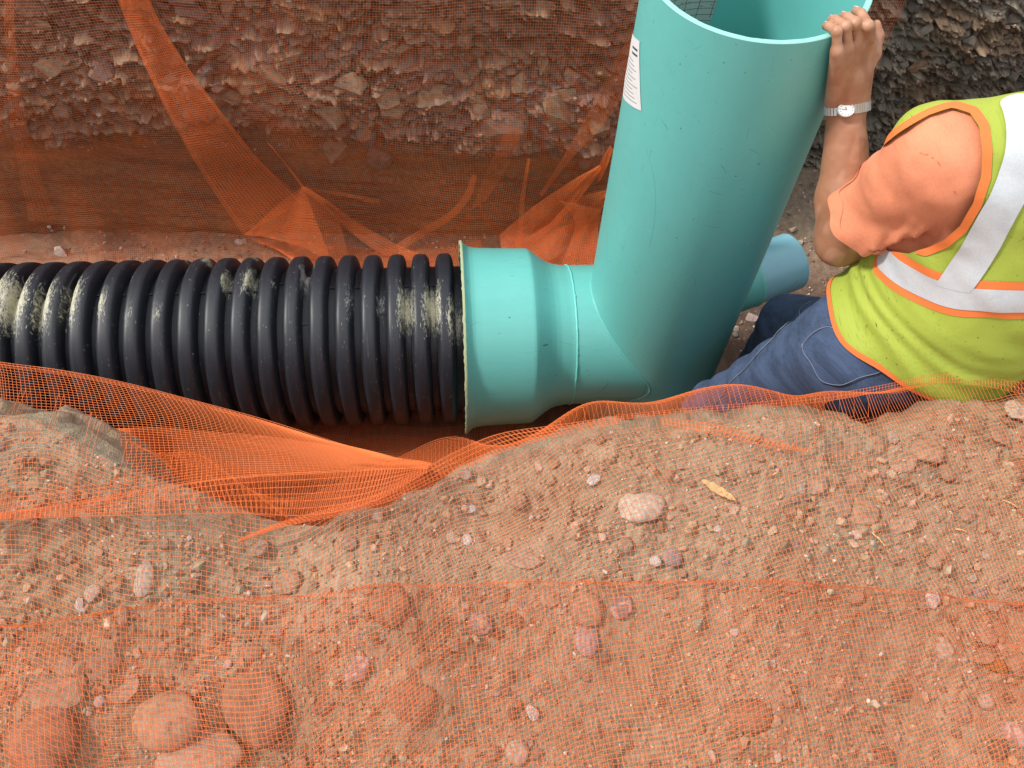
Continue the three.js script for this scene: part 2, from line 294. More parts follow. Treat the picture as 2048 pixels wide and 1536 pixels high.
  for (let i = 0; i < nR; i++) {
    const xc = LEN - 0.052 - i * RIB_P, hw = 0.0242, prof = [];
    for (let k = 0; k <= 18; k++) { const t = k / 18 * 2 - 1; prof.push([xc + hw * Math.sign(t) * Math.pow(Math.abs(t), 0.62), VAL_R - 0.001 + (RIB_R - VAL_R) * Math.pow(Math.max(0, 1 - Math.pow(Math.abs(t), 2.6)), 0.62)]); }
    part(g, 'rib', revolve(prof, 132, muv, (x, a) => [0.0009 * noise(a * 3, i * 3.1), 0.0008 * noise(a * 4 + 3, i * 2.3)]), black);
    // moulding line across the valley
    const ang = ([-12, -12, -12, -12, -12, -12, -12, -12, -12, -12][i % 10] + (i % 3 === 0 ? 30 : 0) + (i % 4 === 3 ? -6 : 0)) * Math.PI / 180;
    const b = new THREE.BoxGeometry(RIB_P - 0.040, 0.004, 0.005); b.translate(xc + RIB_P / 2, VAL_R + 0.0012, 0); b.rotateX(i > 7 ? -10 * Math.PI / 180 : ang); if (i > 0) part(g, 'mould_line', b, black);
  }
  top(g, 'corrugated_pipe', 'black corrugated plastic pipe with dried mud on its ribs, pushed into the green socket', 'pipe');
}

// ---------------------------------------------------------------- green drain riser with socket inlet and small side pipe
const RIM_Y = CAM_H - 0.9465, RISER_R = 0.1945, RISER_T = 0.0105;
const RISER_TOP = V3(0.4237, RIM_Y, -1.3146), RISER_AX = V3(0.0310, 1, -0.072).normalize();
const riserAt = y => RISER_TOP.clone().addScaledVector(RISER_AX, (y - RIM_Y) / RISER_AX.y);
const PVC = [0.160, 0.560, 0.525];
{
  const g = new THREE.Group(); g.position.copy(riserAt(0)); g.quaternion.setFromUnitVectors(V3(0, 1, 0), RISER_AX);
  const H = RIM_Y / RISER_AX.y, R = rng(17);
  const wear = (W, Hh, scr, spk) => canvas(W, Hh, (c) => {
    c.fillStyle = 'rgb(236,238,238)'; c.fillRect(0, 0, W, Hh);
    for (let i = 0; i < 900; i++) { const x = R() * W, y = R() * Hh, r = 20 + R() * 120, k = 226 + R() * 24; const gr = c.createRadialGradient(x, y, 0, x, y, r); gr.addColorStop(0, `rgba(${k},${k + 2},${k},0.10)`); gr.addColorStop(1, `rgba(${k},${k},${k},0)`); c.fillStyle = gr; c.fillRect(x - r, y - r, 2 * r, 2 * r); }
    for (let i = 0; i < scr; i++) { const x = R() * W, y = R() * Hh, l = 6 + R() * 46, a = R() * 6.3, d = R(); c.strokeStyle = d < 0.6 ? `rgba(60,80,70,${0.08 + 0.28 * R() * R()})` : `rgba(255,255,255,${0.15 + 0.5 * R() * R()})`; c.lineWidth = 0.7 + R() * 1.1; c.beginPath(); c.moveTo(x, y); c.quadraticCurveTo(x + Math.cos(a) * l * 0.5 + (R() - 0.5) * 8, y + Math.sin(a) * l * 0.5, x + Math.cos(a) * l, y + Math.sin(a) * l); c.stroke(); }
    for (let i = 0; i < spk; i++) { const x = R() * W, y = R() * Hh, s = 0.7 + R() * R() * 3.2; c.fillStyle = R() < 0.55 ? `rgba(90,80,60,${0.15 + 0.5 * R()})` : `rgba(205,170,130,${0.15 + 0.4 * R()})`; c.beginPath(); c.ellipse(x, y, s, s * (0.5 + R()), R() * 3, 0, 7); c.fill(); }
    for (let i = 0; i < spk / 7; i++) { const x = R() * W, y = R() * Hh; for (let k = 0; k < 26; k++) { c.fillStyle = `rgba(190,160,125,${0.05 + 0.18 * R()})`; const s = 1 + 3 * R(); c.fillRect(x + (R() + R() - 1) * 22, y + (R() + R() - 1) * 34, s, s * 0.8); } }
    c.strokeStyle = 'rgba(50,70,65,0.30)'; c.lineWidth = 1.3;                  // long curved scuffs
    for (const [x, y, w, h] of [[0.46, 0.42, 0.10, 0.10], [0.60, 0.22, 0.05, 0.18], [0.40, 0.63, 0.08, 0.05], [0.53, 0.75, 0.05, 0.12], [0.35, 0.3, 0.03, 0.1]]) { c.beginPath(); c.moveTo(x * W, y * Hh); c.bezierCurveTo((x + w * 0.2) * W, (y + h * 0.1) * Hh, (x + w) * W, (y + h * 0.2) * Hh, (x + w) * W, (y + h) * Hh); c.stroke(); }
  });
  const pvc = (map) => { const m = new THREE.MeshPhysicalMaterial({ roughness: 0.42, metalness: 0, side: THREE.DoubleSide, map, clearcoat: 0.12, clearcoatRoughness: 0.35 }); m.color.setRGB(...PVC); return m; };
  const rm = pvc(wear(2048, 2048, 1000, 900)), fm = pvc(wear(1024, 512, 130, 110));
  const lathe = (prof, seg) => { const q = revolve(prof, seg, (x, a) => [a / (2 * Math.PI) + 0.5, x / H]); q.rotateZ(Math.PI / 2); return q; };
  // closed tube with a slightly rounded rim and a flat base; the cut rim shows raw bright plastic and nicks
  const ro = RISER_R, ri = RISER_R - RISER_T;
  const wall = []; wall.push([0.002, 0], [0.002, ro - 0.004], [0.006, ro]); for (let i = 1; i < 40; i++) wall.push([0.006 + (H - 0.008) * i / 40, ro]); wall.push([H - 0.0015, ro]);
  part(g, 'riser_wall', lathe(wall, 160), rm);
  const rim = part(g, 'rim', revolve([[H - 0.0015, ro], [H - 0.0004, ro - 0.0010], [H, ro - 0.0022], [H, ri + 0.0022], [H - 0.0004, ri + 0.0010], [H - 0.0015, ri]], 240, (x, a) => [a * 3, x * 3], (x, a) => [-0.0006 * Math.max(0, noise(a * 22, 3)) - 0.0005 * Math.max(0, noise(a * 60, 5) - 0.3), 0]).rotateZ(Math.PI / 2), (() => { const m = mat(0.30, 0.66, 0.58, 0.55, { map: canvas(1024, 32, (c, W, Hh) => { c.fillStyle = 'rgb(245,248,246)'; c.fillRect(0, 0, W, Hh); for (let i = 0; i < 130; i++) { c.fillStyle = `rgba(${120 + 60 * R()},${105 + 40 * R()},${60 + 40 * R()},${0.15 + 0.5 * R()})`; c.fillRect(R() * W, R() * Hh, 1 + 8 * R(), 1 + 8 * R()); } }) }); return m; })());
  const inner = []; for (let i = 0; i <= 30; i++) inner.push([0.012 + (H - 0.0135) * i / 30, ri]);
  part(g, 'inner_wall', lathe(inner, 120), pvc(wear(1024, 1024, 160, 260)));
  part(g, 'base_plate', lathe([[0.012, 0.001], [0.012, ri]], 80), fm);
  // curved paper labels: local frame of the riser, angle from +x towards -z ... written as polar patches
  const patchGeo = (rad, a0, y0, w, h, psi, out) => {
    const n = 18, pos = [], uv = [], idx = [];
    for (let j = 0; j <= n; j++) for (let i = 0; i <= n; i++) { const s = (i / n - 0.5) * w, t = (j / n - 0.5) * h, u = s * Math.cos(psi) - t * Math.sin(psi), v = s * Math.sin(psi) + t * Math.cos(psi), a = a0 + u / rad, r = rad + out * (1 + 0.3 * noise(i * 0.4, j * 0.4)); pos.push(r * Math.sin(a), y0 + v, r * Math.cos(a)); uv.push(i / n, j / n); }
    for (let j = 0; j < n; j++) for (let i = 0; i < n; i++) { const k = j * (n + 1) + i; idx.push(k, k + 1, k + n + 1, k + 1, k + n + 2, k + n + 1); }
    return geom(pos, idx, { uv });
  };
  const st = canvas(256, 256, (c, W, Hh) => { c.fillStyle = 'rgb(240,240,240)'; c.fillRect(0, 0, W, Hh); c.fillStyle = 'rgb(70,70,72)'; for (let i = 0; i < 2; i++) c.fillRect(150, 34 + i * 20, 84, 8); c.fillStyle = 'rgb(165,165,168)'; for (let i = 0; i < 11; i++) c.fillRect(22, 84 + i * 15, 150 + 60 * R(), 4); });
  const a1 = part(g, 'label', patchGeo(ro, -1.50, 1.125, 0.115, 0.125, 0.42, 0.0013), mat(0.82, 0.82, 0.82, 0.6, { map: st })); a1.userData.label = 'white paper sticker with fine print on the outside of the green riser';
  const gt = canvas(512, 512, (c, W, Hh) => { c.fillStyle = 'rgb(212,214,210)'; c.fillRect(0, 0, W, Hh); c.strokeStyle = 'rgb(60,66,66)'; c.lineWidth = 3; for (let i = 0; i <= 12; i++) { c.beginPath(); c.moveTo(0, 20 + i * 40); c.lineTo(W, 20 + i * 40); c.stroke(); } for (let i = 0; i <= 6; i++) { c.beginPath(); c.moveTo(12 + i * 81, 0); c.lineTo(12 + i * 81, Hh - 30); c.stroke(); } c.fillStyle = 'rgba(70,74,74,0.7)'; for (let i = 0; i < 80; i++) c.fillRect(R() * W * 0.55, R() * Hh * 0.92, 5 + R() * 14, 5); });
  const a2 = part(g, 'label', patchGeo(ri, Math.PI + 0.56, 1.19, 0.195, 0.18, 0.05, -0.0013), mat(0.62, 0.63, 0.62, 0.7, { map: gt })); a2.userData.label = 'grey ruled paper label on the inside of the green riser';
  // socket inlet: bell, taper and neck, built along the run axis in world space, then brought into the riser's frame
  const inv = new THREE.Matrix4(); g.updateMatrixWorld(true); inv.copy(g.matrixWorld).invert();
  const runM = new THREE.Matrix4(); { const h = alongRun(new THREE.Group(), -0.134); h.updateMatrix(); runM.copy(h.matrix); }
  const toRiser = q => { q.applyMatrix4(runM); q.applyMatrix4(inv); return q; };
  const bell = [[0.0, 0.2565], [0.001, 0.2590], [0.004, 0.2592], [0.012, 0.2515], [0.020, 0.2455], [0.030, 0.2422], [0.045, 0.2405], [0.10, 0.2380], [0.170, 0.2368], [0.178, 0.2355], [0.186, 0.2305], [0.200, 0.2200], [0.218, 0.2070], [0.232, 0.1990], [0.246, 0.1940], [0.266, 0.1905], [0.275, 0.1893], [0.30, 0.1890], [0.40, 0.1890], [0.47, 0.1890]];
  const fine = []; for (let i = 0; i < bell.length - 1; i++) { const n = i > 15 ? 4 : 3; for (let k = 0; k < n; k++) fine.push([lerp(bell[i][0], bell[i + 1][0], k / n), lerp(bell[i][1], bell[i + 1][1], k / n)]); } fine.push(bell[bell.length - 1]);
  part(g, 'socket', toRiser(revolve(fine, 160, (x, a) => [a / 3.2, x])), fm);
  part(g, 'socket_bore', toRiser(revolve([[0.0, 0.2565], [0.02, 0.2365], [0.17, 0.2285], [0.2, 0.200], [0.26, 0.183]], 120, (x, a) => [a / 3.2, x])), fm);
  part(g, 'lip_residue', toRiser(revolve([[-0.0008, 0.2555], [-0.0012, 0.2580], [0.0015, 0.2600], [0.005, 0.2594]], 300, (x, a) => [a, x], (x, a, i) => [-0.0018 * Math.max(0, noise(a * 30, 1) + 0.2) * (i < 2 ? 1 : 0.3), 0.0010 * noise(a * 45, 4) + 0.0012 * Math.max(0, noise(a * 18, 9))])), mat(0.36, 0.40, 0.24, 0.8)).userData.label = 'yellowish dried residue along the lip of the socket';
  const ringAt = (x, r, t, seg) => { const pr = []; for (let k = 0; k <= 8; k++) { const b = k / 8 * Math.PI * 2; pr.push([x + Math.cos(b) * t, r + Math.sin(b) * t]); } return revolve(pr, seg, (xx, a) => [a, xx], (xx, a) => [0.0010 * noise(a * 50, 2), 0.0012 * noise(a * 70, 6)]); };
  part(g, 'weld_bead', toRiser(ringAt(0.285, 0.1892, 0.0026, 300)), mat(0.16, 0.60, 0.56, 0.4));
  // bead where the neck meets the riser
  { const pts = [], m = new THREE.Matrix4().multiplyMatrices(inv, runM), q = V3(); for (let k = 0; k <= 140; k++) { const a = k / 140 * 2 * Math.PI; let lo = 0.2, hi = 0.56; for (let it = 0; it < 30; it++) { const x = (lo + hi) / 2; q.set(x, 0.1885 * Math.cos(a), 0.1885 * Math.sin(a)).applyMatrix4(m); if (Math.hypot(q.x, q.z) > ro) lo = x; else hi = x; } q.set(lo, 0.1885 * Math.cos(a), 0.1885 * Math.sin(a)).applyMatrix4(m); pts.push(q.clone()); }
    part(g, 'weld_bead', new THREE.TubeGeometry(new THREE.CatmullRomCurve3(pts, true), 280, 0.0034, 8, true), fm); }
  // small side pipe: short hub on the riser, seam ring, pale blue stub
  const stubDir = V3(0.918, 0.0, -0.396).normalize(), base = riserAt(0.365);
  const sm = new THREE.Matrix4().compose(base, new THREE.Quaternion().setFromUnitVectors(V3(1, 0, 0), stubDir), V3(1, 1, 1));
  const toR2 = q => { q.applyMatrix4(sm); q.applyMatrix4(inv); return q; };
  part(g, 'side_hub', toR2(revolve([[0.14, 0.0805], [0.2, 0.0805], [0.258, 0.0812], [0.262, 0.083], [0.270, 0.083], [0.273, 0.0815]], 90, (x, a) => [a / 3, x])), fm);
  const blue = new THREE.MeshPhysicalMaterial({ roughness: 0.38, side: THREE.DoubleSide, map: fm.map, clearcoat: 0.15, clearcoatRoughness: 0.3 }); blue.color.setRGB(0.25, 0.54, 0.66);
  const stub = part(g, 'side_pipe', toR2(revolve([[0.272, 0.0795], [0.34, 0.0795], [0.405, 0.0795], [0.4075, 0.0785], [0.4075, 0.0745], [0.40, 0.0735], [0.28, 0.0735]], 90, (x, a) => [a / 3, x])), blue); stub.userData.label = 'pale blue stub of the small side pipe';
  top(g, 'drain_riser', 'tall teal green plastic drain riser with a bell socket inlet, gripped by the worker', 'pipe');
}
// distance along a line of sight to the outside of the riser
function riserHit(px, py, rad = RISER_R) { const r = ray(px, py), p = V3(); for (let t = 0.9; t < 3; t += 0.002) { p.copy(r).multiplyScalar(t).y += CAM_H; const c = riserAt(p.y); if (Math.hypot(p.x - c.x, p.z - c.z) < rad) return t; } return 1.5; }

// ---------------------------------------------------------------- stones
function chipGeo(seed, flat) {                            // sharp broken fragment
  const R = rng(seed * 31 + 7), pts = []; for (let i = 0; i < 15; i++) { const v = V3(R() - 0.5, R() - 0.5, R() - 0.5).normalize().multiplyScalar(0.44 + 0.12 * R()); v.y *= flat; pts.push(v); }
  const q = new ConvexGeometry(pts), p = q.attributes.position, uv = []; for (let i = 0; i < p.count; i++) uv.push(p.getX(i) * 0.2 + seed * 0.13, p.getZ(i) * 0.2 + p.getY(i) * 0.1); q.setAttribute('uv', new THREE.BufferAttribute(new Float32Array(uv), 2)); return q;
}
function stoneGeo(seed, flat, angular) {                   // unit stone, about 1 across
  const g0 = new THREE.IcosahedronGeometry(0.5, angular ? 2 : 3), p = g0.attributes.position, v = V3(), R = rng(seed);
  const pl = []; for (let i = 0; i < (angular ? 9 : 5); i++) pl.push([V3(R() - 0.5, R() - 0.5, R() - 0.5).normalize(), (angular ? 0.27 : 0.36) + 0.12 * R()]);
  const pos = new Float32Array(p.count * 3);
  for (let i = 0; i < p.count; i++) {
    v.fromBufferAttribute(p, i);
    const n = 1 + (angular ? 0.16 : 0.20) * fbm(v.x * 2.2 + seed, v.y * 2.2, v.z * 2.2 + seed * 3, 3) + 0.05 * noise(v.x * 9, v.y * 9, v.z * 9 + seed);
    v.multiplyScalar(n);
    for (const [d, q] of pl) { const e = v.dot(d) - q; if (e > 0) v.addScaledVector(d, -e * (angular ? 0.95 : 0.7)); }
    pos[i * 3] = v.x; pos[i * 3 + 1] = v.y * flat; pos[i * 3 + 2] = v.z;
  }
  // weld so that normals are smooth on rounded stones
  const map = new Map(), idx = [], out = [];
  for (let i = 0; i < p.count; i++) { const k = `${pos[i * 3].toFixed(4)},${pos[i * 3 + 1].toFixed(4)},${pos[i * 3 + 2].toFixed(4)}`; if (!map.has(k)) { map.set(k, out.length / 3); out.push(pos[i * 3], pos[i * 3 + 1], pos[i * 3 + 2]); } idx.push(map.get(k)); }
  const uv = []; for (let i = 0; i < out.length; i += 3) uv.push(out[i] * 0.2 + seed * 0.13, out[i + 2] * 0.2 + out[i + 1] * 0.1);
  let g = geom(out, idx, { uv });
  if (angular) { g = g.toNonIndexed(); g.computeVertexNormals(); }
  return g;
}
const roundStones = []; for (let i = 0; i < 8; i++) roundStones.push(stoneGeo(3 + i, 0.62 + 0.06 * (i % 3), false));
const sharpStones = []; for (let i = 0; i < 12; i++) sharpStones.push(i % 3 ? stoneGeo(40 + i, 0.6 + 0.08 * (i % 4), true) : chipGeo(40 + i, 0.7));
const stoneTex = noiseTex(256, (i, j, n) => { const v = 0.86 + 0.45 * (tnoise(i, j, n, 64, 15) - 0.5) + 0.3 * (tnoise(i, j, n, 20, 16) - 0.5) + 0.2 * (tnoise(i, j, n, 128, 17) - 0.5), w = 0.08 * (tnoise(i, j, n, 12, 19) - 0.5); return [v + w, v, v - w]; });
const mottleTex = noiseTex(256, (i, j, n) => { const s = tnoise(i, j, n, 30, 25) + 0.5 * tnoise(i, j, n, 70, 26); const w = sstep(0.75, 0.95, s); return [lerp(0.62, 1, w), lerp(0.55, 0.98, w), lerp(0.52, 0.95, w)]; });
const stoneBump = grainTex;
const smat = (r, g, b, map = stoneTex) => mat(r, g, b, 0.92, { map, bumpMap: stoneBump, bumpScale: 0.0012 });
const STONE = {
  tan: smat(0.47, 0.315, 0.21), dust: smat(0.50, 0.35, 0.245), brown: smat(0.36, 0.21, 0.13), red: smat(0.38, 0.19, 0.115), pale: smat(0.62, 0.50, 0.39), white: smat(0.78, 0.72, 0.66), mauve: smat(0.47, 0.35, 0.32), mottled: smat(0.60, 0.46, 0.42, mottleTex), orange: smat(0.46, 0.20, 0.07), grey: smat(0.30, 0.265, 0.21),
};
const taken = [];                                          // discs on the bank that already hold a stone
// a stone that shows at a place of the bank: middle, width and height in the 2048-wide frame
function bankStone(px, py, w, h, kind, shape, turn, label, group, seed, lift = 0.02) {
  const p = hit(px, py, 0), depth = V3(0, CAM_H, 0).distanceTo(p) * 0.97, sx = w * depth / FPX, sz = h * depth / FPX;
  const R = rng(seed * 77 + 5), geos = shape === 'round' ? roundStones : sharpStones;
  const m = new THREE.Mesh(geos[seed % geos.length], STONE[kind]);
  const s = Math.max(sx, sz), ht = Math.min(sx, sz) * 0.9;
  m.scale.set(sx * 1.06, ht, sz * 1.15);
  m.rotation.set((R() - 0.5) * 0.3, turn, (R() - 0.5) * 0.3, 'YXZ');
  m.position.set(p.x, bankLow(p.x, p.z) + ht * lift + 0.002, p.z);
  taken.push([p.x, p.z, s * 0.5, ht * (lift + 0.5) + 0.004]);
  return top(m, 'stone', label, 'stone', group);
}
const NAMED = [
  [332, 1440, 128, 92, 'tan', 'round', 0.1, 'largest smooth tan cobble in the lower left corner, egg shaped, under the double netting'],
  [515, 1408, 120, 140, 'brown', 'round', 0.5, 'big brown cobble right of the egg shaped cobble at lower left'],
  [402, 1508, 155, 80, 'dust', 'round', 0.05, 'flat dusty cobble cut by the bottom edge below the egg shaped cobble'],
  [85, 1480, 120, 120, 'red', 'round', 0.9, 'large red brown cobble in the bottom left corner'],
  [112, 1388, 110, 70, 'tan', 'sharp', 0.3, 'wide lumpy tan stone above the red brown corner cobble'],
  [255, 1378, 62, 42, 'dust', 'sharp', 0.5, 'angular pointed tan stone just above the egg shaped cobble'],
  [205, 1330, 62, 46, 'tan', 'round', 0.2, 'rounded tan stone on the left below the netting fold line'],
  [85, 1355, 46, 40, 'tan', 'round', 0.8, 'round tan stone left of centre in the lower left rubble'],
  [133, 1338, 40, 38, 'dust', 'round', 1.2, 'small round dusty stone in the lower left rubble'],
  [716, 1338, 66, 48, 'mottled', 'sharp', 0.4, 'pink and white broken stone left of the middle of the lower bank'],
  [820, 1405, 96, 84, 'brown', 'sharp', 0.7, 'blocky brown clod stone below the pink and white broken stone'],
  [1280, 1012, 92, 66, 'pale', 'round', 0.1, 'cream topped rounded stone on the middle of the upper bank'],
  [1186, 962, 26, 40, 'white', 'sharp', -0.6, 'whitish angular chip left of the cream topped stone'],
  [1712, 1022, 84, 52, 'tan', 'round', -0.25, 'smooth heart shaped tan stone on the right of the upper bank'],
  [1672, 1012, 60, 48, 'tan', 'round', 0.5, 'tan stone tucked against the left of the heart shaped stone'],
  [1634, 970, 58, 44, 'dust', 'sharp', 0.4, 'flat dusty stone with a dark underside above the heart shaped stone'],
  [1704, 972, 46, 38, 'tan', 'sharp', 1.0, 'tan block just above the heart shaped stone'],
  [1792, 1048, 70, 38, 'dust', 'sharp', 0.1, 'flat dusty slab right of the heart shaped stone'],
  [1923, 773, 32, 30, 'pale', 'round', 0.3, 'pale stone sitting near the bank edge below the yellow vest'],
  [2036, 822, 48, 44, 'pale', 'sharp', 0.3, 'pale stone at the right frame edge on the upper bank'],
  [1850, 904, 66, 44, 'tan', 'round', -0.4, 'smooth tan stone on the upper bank below the vest'],
  [1808, 930, 56, 34, 'dust', 'sharp', 0.3, 'tan block left below the smooth stone under the vest'],
  [1783, 878, 20, 24, 'pale', 'sharp', 0.2, 'small pale chip left of the smooth stone under the vest'],
  [1580, 1166, 58, 34, 'tan', 'round', 0.1, 'orange tinted flat stone with a hollow below it at the netting fold line'],
  [1040, 1122, 104, 44, 'dust', 'sharp', -0.35, 'long cracked slab in the middle of the bank above the netting fold line'],
  [780, 1212, 82, 78, 'brown', 'round', 0.6, 'large brown stone straddling the netting fold line left of the middle'],
  [808, 1248, 64, 32, 'tan', 'sharp', -0.2, 'brick shaped tan stone under the large brown fold line stone'],
  [922, 1226, 40, 40, 'dust', 'sharp', 0.7, 'angular dusty stone below the fold line in the middle'],
  [994, 1190, 40, 36, 'tan', 'sharp', 0.1, 'squarish tan block just under the netting fold line in the middle'],
  [1100, 1196, 44, 38, 'dust', 'round', 0.1, 'round dusty stone just under the fold line right of the squarish block'],
  [1242, 1214, 50, 36, 'mottled', 'round', 0.9, 'pink and white speckled stone under the fold line right of the middle'],
  [1172, 1218, 66, 64, 'tan', 'round', 0.4, 'rounded tan stone between the dusty and the speckled stone'],
  [1172, 1280, 46, 62, 'mauve', 'round', 0.0, 'upright mauve stone below the speckled stone'],
  [1034, 1506, 44, 42, 'pale', 'round', 0.4, 'pale rounded stone by the bottom edge in the middle'],
  [1064, 1426, 24, 30, 'white', 'sharp', 0.4, 'bright white chip above the pale rounded stone at the bottom'],
  [290, 1155, 36, 70, 'pale', 'round', 0.1, 'pale upright elongated stone on the left of the bank'],
  [520, 1100, 42, 40, 'dust', 'sharp', 0.1, 'pale square clod stone on the left below the netting crease'],
  [186, 1185, 32, 36, 'pale', 'sharp', 0.6, 'pale angular stone left of the upright elongated stone'],
  [160, 1212, 18, 28, 'white', 'sharp', 0.2, 'small white chip at the left below the pale angular stone'],
  [575, 1165, 62, 44, 'tan', 'round', 0.3, 'rounded tan stone resting against the fold line on the left'],
  [1496, 1432, 80, 54, 'brown', 'round', 0.0, 'dark brown stone sunk in a hollow at lower right'],
  [1880, 1298, 34, 38, 'pale', 'sharp', 0.7, 'pale faceted stone in the right hand cluster'],
  [1862, 1328, 28, 24, 'white', 'sharp', 0.2, 'whitish mauve chip under the pale faceted stone'],
  [1962, 1310, 46, 36, 'tan', 'sharp', 0.4, 'tan block right of the pale faceted stone'],
  [1984, 1332, 34, 38, 'orange', 'sharp', 0.8, 'rust orange stone by the tan block on the right'],
  [1970, 1270, 34, 34, 'dust', 'round', 0.4, 'rounded dusty stone at the top of the right hand cluster'],
  [1912, 1424, 36, 40, 'dust', 'sharp', 1.0, 'dusty stone at lower right below the cluster'],
  [2030, 1468, 52, 48, 'mottled', 'sharp', 0.6, 'speckled stone in the bottom right corner'],
  [1544, 1326, 14, 28, 'white', 'sharp', 0.1, 'narrow white chip in the right half of the lower bank'],
  [1466, 1262, 18, 24, 'white', 'sharp', 0.4, 'white chip of a small cluster on the lower bank'],
  [1474, 1268, 14, 22, 'mauve', 'sharp', 0.9, 'lilac chip touching the white chip of the small cluster'],
  [1448, 1222, 20, 20, 'pale', 'sharp', 0.6, 'pale chip above the small white and lilac cluster'],
  [1434, 1060, 18, 13, 'white', 'round', 0.0, 'tiny bright white pebble right of the cream topped stone'],
  [1618, 1104, 13, 18, 'white', 'round', 0.2, 'white pebble below the heart shaped stone'],
  [1600, 978, 18, 22, 'pale', 'round', 0.2, 'pale pebble beside the flat dusty stone with a dark underside'],
  [932, 950, 26, 22, 'pale', 'round', 0.0, 'pale stone caught on the bank edge beneath the orange fold'],
  [1386, 1065, 16, 14, 'orange', 'sharp', 0.5, 'small orange chip left of the tiny white pebble'],
  [1866, 1124, 30, 26, 'dust', 'sharp', 0.5, 'dusty stone on the right between heart stone and fold line'],
  [1968, 1110, 16, 18, 'pale', 'round', 0.5, 'pale pebble near the right frame edge of the mid bank'],
  [500, 1305, 48, 34, 'tan', 'round', 0.2, 'tan stone above the big brown cobble at lower left'],
  [455, 1330, 22, 18, 'white', 'sharp', 0.4, 'white chip above the big brown cobble at lower left'],
  [905, 1075, 24, 26, 'pale', 'round', 0.4, 'pale pebble left of the long cracked slab'],
  [876, 1110, 30, 30, 'dust', 'sharp', 0.4, 'dusty stone left of the long cracked slab'],
];
NAMED.forEach((s, i) => bankStone(s[0], s[1], s[2], s[3], s[4], s[5], s[6], s[7], 'stones on the near bank', i + 1));
// other loose stones one can tell apart
{
  const R = rng(99); let n = 0, tries = 0;
  while (n < 225 && tries++ < 5000) {
    const px = R() * 2048, py = 860 + R() * 676, p = hit(px, py), ze = edgeZ0(p.x);
    if (p.z < ze + 0.04) continue;
    const k = R(), big = 11 + 30 * Math.pow(R(), 3.2), dens = 0.5 + 0.5 * noise(p.x * 4 + 2, p.z * 5); if (dens < R() * 0.8) continue;
    const s = big * 1.3 / FPX; if (taken.some(t => Math.hypot(t[0] - p.x, t[1] - p.z) < t[2] + s * 0.5)) continue;
    const kind = k < 0.34 ? 'dust' : k < 0.66 ? 'tan' : k < 0.78 ? 'brown' : k < 0.88 ? 'pale' : k < 0.95 ? 'mauve' : 'white';
    const round = R() < 0.45, where = ['far left', 'left', 'middle', 'right', 'far right'][Math.min(4, Math.floor(px / 410))], row = py < 1000 ? 'near the trench edge' : py < 1190 ? 'above the netting fold line' : py < 1370 ? 'just below the fold line' : 'near the bottom edge';
    const name = `${big > 20 ? 'fist sized' : 'small'} ${round ? 'rounded' : 'angular'} ${kind === 'dust' ? 'dusty' : kind} stone at ${where} ${row}`.replace('fist sized', 'larger');
    bankStone(px, py, big * (0.8 + 0.5 * R()), big * (0.7 + 0.4 * R()), kind, round ? 'round' : 'sharp', R() * 3, name, 'stones on the near bank', 200 + n, 0.10); n++;
  }
}
// stones on the trench floor behind the pipe
function floorStone(px, py, w, kind, seed, label, name = 'stone') {
  const p = hit(px, py), d = p.distanceTo(V3(0, CAM_H, 0)), s = w * d / FPX, R = rng(seed);
  const m = new THREE.Mesh(sharpStones[seed % 12], STONE[kind]); m.scale.set(s, s * 0.8, s * 0.95); m.rotation.set(R(), R() * 6, R()); m.position.set(p.x, p.y + s * 0.12, p.z);
  return top(m, name, label, 'stone', 'stones on the trench floor');
}
floorStone(122, 508, 30, 'white', 3, 'whitish stone on the trench floor behind the black pipe at far left');
floorStone(478, 486, 17, 'white', 8, 'white chip on the trench floor behind the pipe below the orange strip');
floorStone(99, 453, 9, 'white', 5, 'tiny white pebble at the foot of the wall at far left');
floorStone(130, 455, 12, 'pale', 6, 'pale pebble at the foot of the wall next to the tiny white pebble');
floorStone(290, 488, 12, 'mauve', 9, 'lilac pebble on the floor strip behind the black pipe');
floorStone(1452, 760, 34, 'pale', 11, 'pale stone beside the blue trousers right of the green riser');
floorStone(1505, 640, 30, 'mauve', 12, 'flat grey mauve stone under the small side pipe');
floorStone(1472, 660, 20, 'pale', 13, 'pale chip under the small side pipe by the riser');
{
  const R = rng(321);
  for (let i = 0; i < 44; i++) { const l = i < 22; const px = l ? R() * 900 : 1470 + R() * 170, py = l ? 458 + R() * 60 : 380 + R() * 340; floorStone(px, py, 6 + 12 * R() * R() + (l ? 0 : 6), ['dust', 'tan', 'grey', 'pale', 'mauve'][Math.floor(R() * 5)] === 'tan' && !l ? 'grey' : ['dust', 'tan', 'mauve', 'pale', 'grey'][Math.floor(R() * 5)], 20 + i, l ? `small stone on the floor strip behind the ${['leftmost', 'left', 'middle left', 'middle', 'middle right', 'right'][Math.min(5, Math.floor(px / 150))]} ribs of the pipe` : `small rock chip right of the riser on the floor ${py < 430 ? 'far beyond' : py < 500 ? 'just beyond' : py < 600 ? 'beside' : 'in front of'} the side pipe`); }
}
